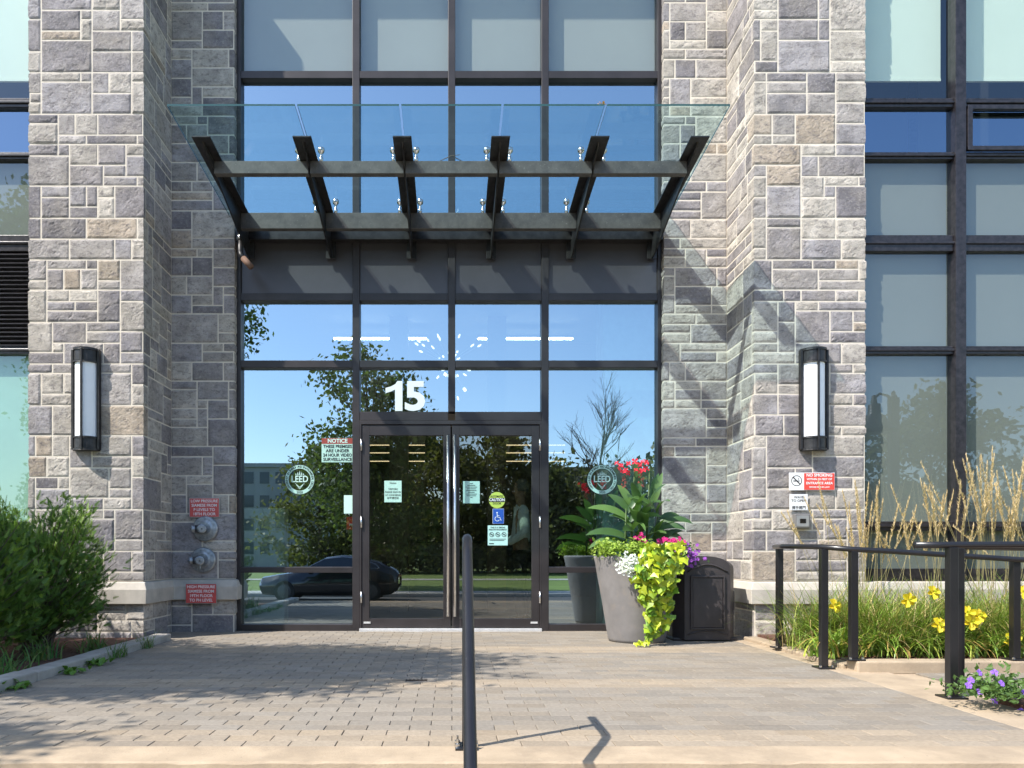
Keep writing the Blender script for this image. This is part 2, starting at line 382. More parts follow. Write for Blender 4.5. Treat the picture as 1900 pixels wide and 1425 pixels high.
g = MB(); g.box(3.02, 9, 5.37, 5.53, -0.02, 0.08); g.box(2.99, 3.14, 5.532, 7.41, -0.02, 0.035)
struct(g.build('planting_kerb', M['concrete'], bevel=0.012))
g = MB(); g.box(3.142, 9, 5.532, 7.5, -0.01, 0.055); g.box(3.22, 9, 3.4, 4.30, -0.009, 0.03); struct(g.build('right_bed_soil', M['mulch']))
# loose bark on the beds
g = MB()
for i in range(2600):
    if i < 1600: x, y, z = random.uniform(3.1, 6.0), 5.50 + abs(random.gauss(0, .35)), 0.06
    elif i < 1900: x, y, z = random.uniform(3.2, 4.2), random.uniform(3.7, 4.3), 0.035
    else: x, y, z = random.uniform(-5, -3.05), random.uniform(4.0, 7.0), 0.025
    a = random.uniform(0, 6.28); l, w = random.uniform(.01, .035), random.uniform(.004, .011); k = random.uniform(.5, 1.6)
    g.col = (0.13 * k, 0.06 * k, 0.035 * k)
    c, s_ = math.cos(a), math.sin(a); t_ = random.uniform(-.01, .012)
    p = [(l * c, l * s_), (-w * s_, w * c), (-l * c, -l * s_), (w * s_, -w * c)]
    g.add([(x + q[0], y + q[1], z + random.uniform(0, .012) + (t_ if n_ == 0 else 0)) for n_, q in enumerate(p)], [(0, 1, 2, 3)])
tag(g.build('bark_chips', attr_mat('bark chip', 0.95)), kind='stuff', label='reddish brown bark chips scattered over the planting beds', cat='mulch')

# ------------------------------------------------------------------ the building
B = thing('apartment_building', 'grey ashlar stone apartment building with dark framed glazed entrance', 'building', (0, 8.3, 0))
STONES = [((0.225, 0.205, 0.205), 4.5), ((0.165, 0.153, 0.160), 3.2), ((0.295, 0.268, 0.25), 6), ((0.36, 0.325, 0.285), 6), ((0.40, 0.36, 0.31), 3.5), ((0.33, 0.27, 0.21), 1.2), ((0.255, 0.237, 0.24), 5)]
def ashlar(mb, path, z0, z1, seed, fine_z=6.7):
    R = random.Random(seed)
    P = [Vector(p) for p in path]; L = [(P[i + 1] - P[i]).length for i in range(len(P) - 1)]
    dirs = [(P[i + 1] - P[i]).normalized() for i in range(len(P) - 1)]; nrm = [Vector((d.y, -d.x)) for d in dirs]
    cum = [0]
    for l in L: cum.append(cum[-1] + l)
    lines = []; brk = [True]; cor = [0]
    us = [0.0]
    hard = {0}
    for i, l in enumerate(L):
        n_ = max(2, round(l / 0.058))
        for k in range(1, n_ + 1): us.append(cum[i] + l * k / n_)
        conv = i < len(L) - 1 and (dirs[i].x * dirs[i + 1].y - dirs[i].y * dirs[i + 1].x) > 0
        if not conv: hard.add(len(us) - 1)
    nc = len(us) - 1
    zs = [z0]; j = 0
    while zs[-1] < z1 - 0.05: zs.append(min(z1, zs[-1] + (0.118 if j % 2 else 0.096))); j += 1
    nr = len(zs) - 1
    occ = np.zeros((nr, nc), bool)
    def PT(u):
        i = 0
        while i < len(L) - 1 and u > cum[i + 1] + 1e-7: i += 1
        p = P[i] + dirs[i] * (u - cum[i]); n_ = nrm[i]
        if i < len(L) - 1 and abs(u - cum[i + 1]) < 1e-6: n_ = nrm[i] + nrm[i + 1]
        return p, n_
    tot = sum(w for _, w in STONES)
    for r in range(nr):
        c = 0
        while c < nc:
            if occ[r, c]: c += 1; continue
            run = 1
            while c + run < nc and not occ[r, c + run] and (c + run) not in hard: run += 1
            h = R.choices([1, 2, 3], [3.4, 4.6, 1.9])[0]
            w = {1: R.randint(4, 9), 2: R.randint(3, 8), 3: R.randint(6, 10)}[h]
            if run - w < 2: w = run
            if w > 10: w = run // 2
            w = min(w, run)
            if w < 3 and h == 3: h = 2
            h = min(h, nr - r)
            if r // 7 != (r + h - 1) // 7: h = 7 - r % 7
            occ[r:r + h, c:c + w] = True
            u0, u1, a, b = us[c], us[c + w], zs[r], zs[r + h]
            # ---- the stone itself
            q = R.uniform(0, tot); col = STONES[-1][0]
            for cc, ww in STONES:
                q -= ww
                if q < 0: col = cc; break
            kk = R.uniform(1.08, 1.42); mb.col = tuple(v * kk for v in col)
            g_ = 0.0050; ua, ub, za, zb = u0 + g_, u1 - g_, a + g_, b - g_
            step = 0.02 if a < fine_z else 0.06
            nu = max(3, round((ub - ua) / step)); nz = max(3, round((zb - za) / step))
            ul = sorted(set([ua, ua + .006, ub - .006, ub] + [ua + (ub - ua) * k / nu for k in range(1, nu)] + [x for x in cum[1:-1] if ua + .008 < x < ub - .008]))
            zl = sorted(set([za, za + .006, zb - .006, zb] + [za + (zb - za) * k / nz for k in range(1, nz)]))
            base = R.uniform(0.007, 0.013); rg = R.uniform(.25, 1.0); tu, tz = R.uniform(-.015, .015), R.uniform(-.02, .02); sd = R.uniform(0, 100)
            um, zm = (ua + ub) / 2, (za + zb) / 2; vs = []
            for z in zl:
                for u in ul:
                    e = min(u - ua, ub - u, z - za, zb - z)
                    ee = min(1, e / 0.020) ** 0.55 if e > 0 else 0
                    n1 = fbm(u * 5, z * 8, sd, 3); n2 = noise.noise(Vector((u * 34, z * 44, sd)))
                    rid = abs(noise.noise(Vector((u * 9 + z * 5, z * 13 - u * 3, sd + 9))))
                    d = ee * (base + rg * (0.006 * n1 + 0.002 * n2 - 0.010 * max(0, .10 - rid) * 6) + (u - um) * tu + (z - zm) * tz)
                    d = max(d, 0.0055 if e > 0 else -0.002)
                    wob = 0.0025 * noise.noise(Vector((u * 11, z * 11, sd)))
                    p, n_ = PT(u); dd = wob if e <= 0 else 0
                    vs.append((p.x + n_.x * d, p.y + n_.y * d, z + dd))
            m = len(ul)
            mb.add(vs, [(i * m + k, i * m + k + 1, (i + 1) * m + k + 1, (i + 1) * m + k) for i in range(len(zl) - 1) for k in range(m - 1)])
            c += w
TOP = 8.6; ZS0, ZS1 = 0.366, 0.599
pl = [(-4.339, 8.1), (-4.339, 7.43), (-3.176, 7.43), (-3.176, 8.17), (-2.463, 8.17), (-2.463, 8.28)]
pr = [(2.405, 8.28), (2.405, 8.17), (3.117, 8.17), (3.117, 7.43), (4.245, 7.43), (4.245, 8.1)]
for path, sd, sgn in ((pl, 11, -1), (pr, 29, 1)):
    g = MB(); ashlar(g, path, ZS1, TOP, sd)
    pier = g.build('stone_pier', M['stone'], B)
    g = MB(); ashlar(g, path, -0.02, ZS0, sd + 5); g.build('stone_base', M['stone'], pier)
    g = MB(); g.sweep(path, [(0.0025, -0.05), (0.0025, ZS0), (-0.06, ZS0), (-0.06, -0.05)]); g.sweep(path, [(0.0025, ZS1), (0.0025, TOP), (-0.06, TOP), (-0.06, ZS1)])
    g.build('mortar', M['mortar'], pier)
    g = MB(); g.sweep(path, [(0.055, ZS0), (0.06, ZS1 - .085), (0.03, ZS1 - .012), (-0.02, ZS1), (-0.05, ZS1), (-0.05, ZS0)])
    g.build('string_course', M['limestone'], pier, bevel=0.006)
    g = MB(); a, b = (-4.27, -3.24) if sgn < 0 else (3.18, 4.18); g.box(a, b, 7.50, 8.8, -0.1, TOP - .01)
    a, b = (-3.24, -2.53) if sgn < 0 else (2.47, 3.18); g.box(a, b, 8.24, 8.8, -0.1, TOP - .01)
    g.build('pier_core', M['mortar'], pier)
# low stone walls and sills under the side bays
for x0, x1, sd in ((-9.0, -4.345, 71), (4.25, 9.0, 73)):
    g = MB(); ashlar(g, [(x0, 7.50), (x1, 7.50)], -0.02, ZS0, sd); w_ = g.build('bay_plinth', M['stone'], B)
    g = MB(); g.box(x0, x1, 7.4955, 7.8, -0.05, ZS0); g.build('mortar', M['mortar'], w_)
    g = MB(); g.sweep([(x0, 7.50), (x1, 7.50)], [(0.05, ZS0), (0.055, ZS1 - .085), (0.03, ZS1 - .012), (-0.02, ZS1), (-0.2, ZS1), (-0.2, ZS0)]); g.build('string_course', M['limestone'], w_, bevel=0.006)
# upper closure and roof so the sun does not leak in
g = MB(); g.box(-9, 9, 7.65, 16, TOP, TOP + .3); g.box(-9, 9, 16, 16.2, -0.7, TOP); g.box(-9.2, -9, 7.6, 16.2, -0.7, TOP); g.box(9, 9.2, 7.6, 16.2, -0.7, TOP)
g.build('outer_shell', M['limestone'], B)

# ---- entrance curtain wall
GY = 8.32; FR0 = 8.245   # glass plane and front of mullions
def Z(y, s=161.0): return 0.88 + (1028 - y) / s
XL, XR = -2.50, 2.44
vx = [-2.45, -1.093, 0.0, 1.068, 2.395]; hw = 0.041
ent = None
g = MB()
zr = [(-0.02, 0.075), (2.405, 2.505), (3.010, 3.092), (3.775, 3.860), (4.44, 4.50), (6.315, 6.400), (8.4, 8.6)]
for i, x in enumerate(vx):
    x0, x1 = x - hw, x + hw
    if i == 0: x0 = XL
    if i == 4: x1 = XR
    if i == 2:
        g.box(x0, x1, FR0, GY + .05, 2.505, 8.6)
    else: g.box(x0, x1, FR0, GY + .05, 0.0, 8.6)
for i in range(4):
    a, b = vx[i] + hw, vx[i + 1] - hw
    for z0, z1 in zr:
        if i in (1, 2) and z1 < 0.2: continue
        if i in (0, 3) and abs(z0 - 2.405) < .01: z0, z1 = 0.665, 0.730
        g.box(a, b, FR0 + .004, GY + .045, z0, z1)
ent = g.build('entrance_window', M['frame'], B, bevel=0.004)
rows = [(0.075, 0.665, 'glass'), (0.730, 3.010, 'glass'), (3.092, 3.775, 'glass'), (3.860, 4.44, 'sp'), (4.50, 6.315, 'glass'), (6.400, 8.4, 'glass')]
rows_mid = [(2.505, 3.010, 'glass')] + rows[2:]
for i in range(4):
    a, b = vx[i] + hw, vx[i + 1] - hw
    for z0, z1, kd in (rows_mid if i in (1, 2) else rows):
        g = MB()
        if kd == 'sp':
            g.box(a, b, FR0 + .035, GY + .02, z0, z1)
            g.build('spandrel_panel', M['spandrel'], ent, bevel=0.003)
        else:
            g.add([(a, GY, z0), (b, GY, z0), (b, GY, z1), (a, GY, z1)], [(0, 1, 2, 3)]); g.build('pane', M['softglass' if z1 > 8 else 'glass'], ent)
            # pale glazing gasket line at the bottom of the pane
            g = MB(); t_ = .004; g.box(a, b, GY - .012, GY - .004, z0, z0 + t_); g.build('gasket', M['spandrel'], ent)
# grey blinds behind the top panes
for i in range(4):
    a, b = vx[i] + hw, vx[i + 1] - hw
    g = MB(); g.box(a, b, GY + .055, GY + .07, 6.36, 8.5); g.build('roller_blind', M['greypanel'], ent)
# double doors
DY = GY - 0.03
ths = MB(); ths.box(-1.05, 1.025, DY - .10, DY + .06, -0.01, 0.032); ths.build('threshold', M['alum'], B, bevel=0.004)
dh = MB(); dh.box(-1.052, 1.027, DY - .045, DY + .04, 2.36, 2.404); dh.box(-1.052, -1.03, DY - .045, DY + .04, 0.032, 2.36); dh.box(1.005, 1.027, DY - .045, DY + .04, 0.032, 2.36)
dh.build('door_frame', M['frame'], B, bevel=0.003)
for x0, x1, hand in ((-1.027, -0.012, 1), (0.004, 1.002, -1)):
    g = MB(); st = 0.085; zb, zt = 0.04, 2.352; f0, f1 = DY - .035, DY + .025
    g.box(x0, x0 + st, f0, f1, zb, zt); g.box(x1 - st, x1, f0, f1, zb, zt)
    g.box(x0 + st, x1 - st, f0 + .001, f1 - .001, zb, zb + .10); g.box(x0 + st, x1 - st, f0 + .001, f1 - .001, zt - .115, zt)
    d = g.build('door', M['frame'], B, bevel=0.003)
    g = MB(); g.add([(x0 + st, DY, zb + .1), (x1 - st, DY, zb + .1), (x1 - st, DY, zt - .115), (x0 + st, DY, zt - .115)], [(0, 1, 2, 3)]); g.build('pane', M['doorglass'], d)
    hx = x1 - .030 if hand > 0 else x0 + .032
    g = MB(); g.tube([(hx, DY - .10, 0.17), (hx, DY - .10, 2.23)], 0.0155, 14)
    for zz in (0.4, 1.2, 2.0): g.tube([(hx, DY - .10, zz), (hx, f0, zz)], 0.008, 8)
    g.build('pull_handle', M['brushed'], d, smooth=True)
    ex = x0 - .006 if hand > 0 else x1 + .006
    for zz in (0.32, 1.18, 2.06):
        g = MB(); g.tube([(ex, f0 - .012, zz), (ex, f0 - .012, zz + .13)], 0.012, 8); g.build('hinge', M['brushed'], d, smooth=True)
    kx = x0 + .02 if hand > 0 else x1 - .10
    g = MB(); g.box(kx, kx + .08, f0 - .006, f0, 0.085, 0.107); g.build('latch_plate', M['alum'], d)
# ---- lobby
g = MB(); g.box(-4.05, 4.05, 8.40, 15.0, -0.05, -0.001); g.build('lobby_floor', M['lobbyfloor'], B)
g = MB(); g.box(-4.05, 4.05, 14.9, 15.0, 0, 4.55); g.box(-4.15, -4.05, 8.6, 15, 0, 4.55); g.box(4.05, 4.15, 8.6, 15, 0, 4.55)
g.box(-3.0, 3.0, 12.6, 12.7, 3.1, 4.55); g.build('lobby_wall', M['lobby'], B)
g = MB(); g.box(-4.15, 4.15, 8.37, 15, 4.55, 4.62); g.build('lobby_ceiling', M['lobbyceil'], B)
g = MB(); g.box(-4.15, 4.15, 12, 12.1, 4.62, 8.6); g.box(-4.15, -4.05, 8.5, 12, 4.62, 8.6); g.box(4.05, 4.15, 8.5, 12, 4.62, 8.6); g.build('upper_room', M['dark'], B)
# pale wall return and column seen through the left and right side panes
g = MB(); g.box(-2.62, -1.98, 8.55, 8.75, 0.0, 1.42); w_ = g.build('lobby_partition', mat('grey green panel', (0.66, 0.70, 0.66), 0.7), B)
g = MB(); g.box(1.78, 2.42, 8.50, 8.9, 0, 4.5); g.build('lobby_column', mat('pale column', (0.30, 0.42, 0.44), 0.7), B)
for x in (-0.95, 0.55): 
    g = MB(); g.box(x, x + .28, 11.0, 11.3, 0, 4.5); g.build('lobby_column', mat('wood column', (0.17, 0.11, 0.07), 0.6), B)
# ---- side bays
BY = 7.55
def bay(x0, x1, mull, left):
    zr = [(0.599, 0.729), (1.122, 1.219), (2.958, 3.041), (4.028, 4.195), (4.984, 5.057), (5.525, 5.618), (8.3, 8.6)]
    g = MB()
    for m in mull: g.box(m - .055, m + .055, BY - .075, BY + .05, 0.599, 8.6)
    ed = [x0] + [v for m in mull for v in (m - .055, m + .055)] + [x1]
    for i in range(0, len(ed), 2):
        for k, (a, b) in enumerate(zr):
            g.box(ed[i], ed[i + 1], BY - .045, BY + .045, a, b)
            if k not in (0, 6): g.box(ed[i], ed[i + 1], BY - .062, BY - .046, (a + b) / 2 - .012, (a + b) / 2 + .012)
    fr = g.build('bay_window', M['framepeel'], B, bevel=0.004)
    spans = [(0.729, 1.122, 'grey'), (1.219, 2.958, 'grey'), (3.041, 4.028, 'grey'), (4.195, 4.984, 'grey'), (5.057, 5.525, None), (5.618, 8.3, 'pale')]
    for i in range(0, len(ed), 2):
        for n_, (a, b, bl) in enumerate(spans):
            xa, xb = ed[i], ed[i + 1]
            if left and n_ == 2:
                g = MB()
                for k in range(22):
                    z = a + (b - a) * k / 22; g.add([(xa, BY - .06, z), (xb, BY - .06, z), (xb, BY - .005, z + .034), (xa, BY - .005, z + .034), (xa, BY - .06, z + .008), (xb, BY - .06, z + .008), (xb, BY - .005, z + .042), (xa, BY - .005, z + .042)],
                        [(0, 1, 2, 3), (4, 7, 6, 5), (0, 4, 5, 1), (3, 2, 6, 7), (0, 3, 7, 4), (1, 5, 6, 2)])
                g.build('louver', M['framepeel'], fr)
                g = MB(); g.box(xa, xb, BY + .02, BY + .04, a, b); g.build('louver_backing', M['dark'], fr); continue
            g = MB(); g.add([(xa, BY, a), (xb, BY, a), (xb, BY, b), (xa, BY, b)], [(0, 1, 2, 3)]); g.build('pane', M['softglass' if bl else 'bayglass'], fr)
            if bl == 'grey':
                g = MB(); g.box(xa, xb, BY + .055, BY + .07, a - .02, b + .02); g.build('roller_blind', M['mintblind'] if left and n_ <= 1 else M['greyblind'], fr)
            elif bl == 'pale':
                g = MB(); yy = BY + .16; g.box(xa, xb, yy, yy + .012, 5.951, b); g.box(xa, xb, yy - .006, yy + .018, 5.925, 5.953); g.build('roller_blind', M['paleblind'], fr)
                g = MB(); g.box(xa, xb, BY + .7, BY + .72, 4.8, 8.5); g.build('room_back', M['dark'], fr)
            if not left and i == 2 and bl is None:
                g = MB(); t_ = .05
                g.box(xa + .01, xb - .01, BY - .085, BY - .046, b - .045, b); g.box(xa + .01, xb - .01, BY - .085, BY - .046, a, a + .045)
                g.box(xa + .01, xa + .06, BY - .086, BY - .045, a, b); g.box(xb - .06, xb - .01, BY - .086, BY - .045, a, b)
                g.build('opening_sash', M['framepeel'], fr, bevel=0.004)
    return fr
bay(4.265, 9.0, [5.273, 6.86], False); bay(-9.0, -4.36, [-6.13], True)

# ------------------------------------------------------------------ canopy
C_ = thing('entrance_canopy', 'glass and black steel canopy cantilevered over the entrance doors', 'canopy', (0, 8.25, 4.6))
bx = [-2.30, -1.375, -0.455, 0.450, 1.362, 2.28]
def ztop(y): return 4.715 - 0.088 * (y - 6.62)
for x in bx:
    g = MB(); y0, y1 = 6.62, 8.235; fw = 0.086; ft = 0.014
    g.add([(x + sx * fw, y, ztop(y) - dz) for y in (y0, y1) for sx in (-1, 1) for dz in (0, ft)], [(0, 1, 3, 2), (4, 6, 7, 5), (0, 4, 5, 1), (2, 3, 7, 6), (0, 2, 6, 4), (1, 5, 7, 3)])
    wt = 0.008; pr_ = [(y0 + .06, ztop(y0) - ft - .001), (y1, ztop(y1) - ft), (y1, 4.25), (8.13, 4.25), (y0 + .10, ztop(y0) - .05)]
    g.prism(pr_, x - wt, x + wt, 'x')
    be = g.build('beam', M['steel'], C_, bevel=0.002)
    g = MB(); g.box(x - .055, x + .055, 8.215, 8.235, 4.24, ztop(8.2) - .02); g.build('wall_plate', M['steel'], be, bevel=0.002)
for (yc, zt, zb) in ((7.0, 4.678, 4.55), (7.88, 4.595, 4.415)):
    g = MB()
    for i in range(5):
        g.box(bx[i] + .0085, bx[i + 1] - .0085, yc - .035, yc + .035, zb, zt - .006)
    g.build('crossbeam', M['litsteel'], C_, bevel=0.004)
g = MB(); g.box(-2.44, 2.39, 8.16, 8.24, 4.435, 4.54); g.build('wall_channel', M['steel'], C_, bevel=0.003)
def zgl(y): return 4.855 - 0.078 * (y - 6.38)
gx = [-2.515, -1.375, -0.455, 0.450, 1.362, 2.46]
for i in range(5):
    a, b = gx[i] + (0.011 if i else 0), gx[i + 1] - (0.011 if i < 4 else 0); y0, y1, th = 6.38, 8.20, 0.017
    g = MB(); g.cur = 0
    g.add([(a, y0, zgl(y0)), (b, y0, zgl(y0)), (b, y1, zgl(y1)), (a, y1, zgl(y1))], [(0, 1, 2, 3)])
    g.cur = 1
    v = [(x, y, zgl(y) + dz) for y in (y0, y1) for x in (a, b) for dz in (0, -th)]
    g.add(v, [(0, 1, 3, 2), (4, 6, 7, 5), (0, 4, 5, 1), (2, 3, 7, 6)])
    pn = g.build('glass_panel', [M['canopyglass'], M['glassedge']], C_)
    for x in ([gx[i] + .11] if i else []) + ([gx[i + 1] - .11] if i < 4 else []):
        for y, zt in ((7.0, 4.672), (7.88, 4.589)):
            zg = zgl(y) - .004; h = zg - zt
            g = MB(); g.lathe([(.019, 0), (.019, h * .38), (.012, h * .42), (.012, h * .66), (.03, h * .78), (.034, h * .86), (.034, h), (.026, h + .012), (0.004, h + .02)], (x, y, zt), 14)
            g.build('glass_clamp', M['chrome'], pn, smooth=True)
t = thing('drain_pipe', 'short black and rusty drain pipe elbow under the left canopy corner', 'pipe', (-2.38, 8.2, 4.4))
g = MB(); g.tube([(-2.335, 7.98, 4.40), (-2.335, 7.98, 4.22), (-2.325, 7.97, 4.18), (-2.29, 7.95, 4.13)], [.030, .030, .030, .028], 12); g.build('pipe', M['steel'], t, smooth=True)
g = MB(); g.tube([(-2.292, 7.95, 4.133), (-2.195, 7.90, 4.02)], .034, 12); g.build('spout', mat('rusty pipe', (0.16, 0.09, 0.06), 0.8), t, smooth=True)
g = MB(); g.tube([(-2.335, 7.98, 4.35), (-2.335, 7.98, 4.40)], .038, 12); g.build('collar', M['chrome'], t, smooth=True)
# dead leaf and twig lying on the canopy
g = MB(); g.tube([(-0.12, 7.2, zgl(7.2) + .006), (0.0, 7.12, zgl(7.1) + .01), (0.1, 7.2, zgl(7.2) + .006)], .004, 5); g.tube([(-.02, 7.13, zgl(7.1) + .01), (0.08, 7.1, zgl(7.1) + .006)], .003, 5)
tag(g.build('twig', M['bark']), 'thin dry twig lying on the canopy glass', 'twig')
g = MB(); g.col = (0.5, 0.25, 0.04)
for k in range(5):
    a = k * 1.2 + .3; c = PX(1117, 203, 6.40); z_ = zgl(6.4) + .006
    g.add([(c.x, 6.40, z_), (c.x + .028 * math.cos(a) - .01, 6.40 + .02 * math.sin(a), z_ + .02), (c.x + .045 * math.cos(a), 6.40 + .02 * math.sin(a), z_ + .006 + .02 * math.sin(a) ** 2), (c.x + .03 * math.cos(a + .4), 6.4 + .02 * math.sin(a + .4), z_ + .01)], [(0, 1, 2, 3)])
tag(g.build('dead_leaf', M['leaf']), 'brown curled leaf on the front edge of the canopy glass', 'leaf')

# ------------------------------------------------------------------ wall lamps
def wall_lamp(X, label):
    y0 = 7.415; t = thing('wall_lamp', label, 'wall lamp', (X, y0, 1.935), 'half round sconces on the stone piers')
    h, r, dp = 1.04, 0.133, 0.13
    def arc(rr, n=14): return [(X + rr * math.cos(math.pi + math.pi * k / n), y0 + rr * dp / r * math.sin(math.pi + math.pi * k / n)) for k in range(n + 1)]
    def half(mb, rr, z0, z1):
        pts = arc(rr); mb.prism(pts, z0, z1, 'z')
    z = 1.935
    g = MB(); half(g, r, z, z + .022); half(g, r - .010, z + .022, z + .125); half(g, r, z + .125, z + .14); g.build('cap', M['steel'], t, bevel=0.002)
    g = MB(); half(g, r, z + h - .022, z + h); half(g, r - .010, z + h - .13, z + h - .022); half(g, r, z + h - .147, z + h - .13); g.build('cap', M['steel'], t, bevel=0.002)
    g = MB()
    for a in (0.02, .5, 0.98):
        an = math.pi + math.pi * a; cx, cy = X + (r - .002) * math.cos(an), y0 + (dp - .002) * math.sin(an); w = .009 if a == .5 else .012
        g.box(cx - w, cx + w, cy - .007 if a == .5 else y0 - .05, cy + .012 if a == .5 else y0, z + .01, z + h - .01)
    g.build('bar', M['steel'], t, bevel=0.002)
    g = MB(); half(g, r - .018, z + .14, z + h - .147); g.build('diffuser', M['diffuser'], t, smooth=False)
    g = MB(); g.box(X - .105, X + .105, y0, y0 + .02, z + .04, z + h - .04); g.build('back_plate', M['steel'], t)
wall_lamp(-3.74, 'half round black framed wall lamp on the left stone pier'); wall_lamp(3.704, 'half round black framed wall lamp on the right stone pier above the no smoking sign')

# ------------------------------------------------------------------ signs
def plate(name, label, cat, x0, x1, y0, y1, d, face, border=None, th=0.004, group=None, bw=.006):
    "pixel rect at depth d"
    a, b = PX(x0, y1, d), PX(x1, y0, d)
    t = thing(name, label, cat, ((a.x + b.x) / 2, d, a.z), group)
    g = MB(); g.box(a.x, b.x, d, d + th, a.z, b.z); g.build('panel', M[border or face], t, bevel=0.001)
    if border:
        g = MB(); g.box(a.x + bw, b.x - bw, d - .0015, d - .0002, a.z + bw, b.z - bw); g.build('face', M[face], t)
    return t, a, b
def lettering(t, lines, a, b, d, m, frac=0.8, bold=0.02, top=None, bot=None, name='lettering', sizes=None, sx=None):
    z1 = b.z if top is None else top; z0 = a.z if bot is None else bot; n = len(lines); lh = (z1 - z0) / n; cx = (a.x + b.x) / 2
    g = MB(); zc = z1
    for i, s_ in enumerate(lines):
        if not s_: zc -= lh; continue
        size = lh * frac * 1.25 * (sizes[i] if sizes else 1)
        v, f = text2d(s_, size, bold); w = max(p[0] for p in v) - min(p[0] for p in v); k = min(1.0, (b.x - a.x) * .9 / w) if not sx else sx
        put_text(g, s_, cx, zc - lh / 2, d - .0028, size, bold, sx=k); zc -= lh
    return g.build(name, M[m], t)
D1 = 8.13
t, a, b = plate('siamese_sign', 'red sign reading LOW PRESSURE above the upper fire connection', 'sign', 351, 407, 924, 960, D1, 'red', 'sign_grey')
lettering(t, ['LOW PRESSURE', 'SIAMESE FROM', 'P LEVELS TO', '18TH FLOOR'], a, b, D1, 'whiteink', .72, .016, top=b.z - .012, bot=a.z + .012)
D2 = 8.092
t, a, b = plate('siamese_sign', 'red sign reading HIGH PRESSURE on the pale stone ledge', 'sign', 344, 402, 1083, 1120, D2, 'red', 'sign_grey')
lettering(t, ['HIGH PRESSURE', 'SIAMESE FROM', '19TH FLOOR', 'TO PH LEVEL'], a, b, D2, 'whiteink', .72, .016, top=b.z - .012, bot=a.z + .012)
D3 = 7.395
t, a, b = plate('no_smoking_sign', 'white and red NO SMOKING sign under the right wall lamp', 'sign', 1464, 1549, 877, 910, D3, 'whiteink', 'white')
g = MB(); mx = a.x + (b.x - a.x) * .325; g.box(mx, b.x - .006, D3 - .003, D3 - .0018, a.z + .006, b.z - .006); g.build('red_field', M['redlight'], t)
a2 = Vector((mx, 0, a.z)); lettering(t, ['NO SMOKING', 'WITHIN 25 FEET OF', 'ENTRANCE AREA', 'SMOKE FREE BY-LAW'], a2 + Vector((0, 0, .012)), Vector((b.x - .005, 0, b.z - .008)), D3 - .002, 'whiteink', .72, .025, sizes=[1.15, .8, .95, .6])
cx, cz = (a.x + mx) / 2, (a.z + b.z) / 2 + .008; g = MB(); g.lathe([(.048, 0), (.048, -.001), (.055, -.001), (.055, 0)], (cx, D3 - .002, cz), 28, 'y', cap=False)
q = .035; g.add([(cx - q - .004, D3 - .0032, cz + q - .004), (cx - q + .004, D3 - .0032, cz + q + .004), (cx + q + .004, D3 - .0032, cz - q + .004), (cx + q - .004, D3 - .0032, cz - q - .004)], [(0, 1, 2, 3)]); g.build('prohibition_ring', M['black'], t)
g = MB(); g.box(cx - .034, cx + .022, D3 - .0028, D3 - .002, cz - .008, cz + .002); g.box(cx + .025, cx + .031, D3 - .0028, D3 - .002, cz - .008, cz + .002); g.tube([(cx + .024, D3 - .0025, cz + .008), (cx + .014, D3 - .0025, cz + .018), (cx + .024, D3 - .0025, cz + .028)], .0022, 5); g.build('cigarette', M['black'], t)
t, a, b = plate('wave_to_open_sign', 'small white WAVE TO OPEN sign above the door sensor', 'sign', 1465, 1499, 917, 947, D3, 'white', 'white')
lettering(t, ['WAVE', 'TO OPEN', '', '\u63ee\u624b\u958b\u9580'], a, b, D3, 'black', .8, .012, top=b.z - .015, bot=a.z + .008)
t = thing('door_sensor', 'grey square wave sensor box with a dark window on the right pier', 'sensor', PX(1485, 981, D3))
a, b = PX(1471, 981, D3), PX(1500, 954, D3)
g = MB(); g.box(a.x, b.x, D3 - .045, D3 + .02, a.z, b.z); g.build('housing', mat('sensor grey', (0.20, 0.19, 0.18), 0.45, 0.3), t, bevel=0.012)
g = MB(); g.box(a.x + .018, b.x - .018, D3 - .048, D3 - .0455, a.z + .02, b.z - .018); g.build('face_plate', M['sign_grey'], t, bevel=.001)
g = MB(); g.box(a.x + .05, b.x - .05, D3 - .051, D3 - .0485, a.z + .055, b.z - .05); g.build('window', M['screen'], t)

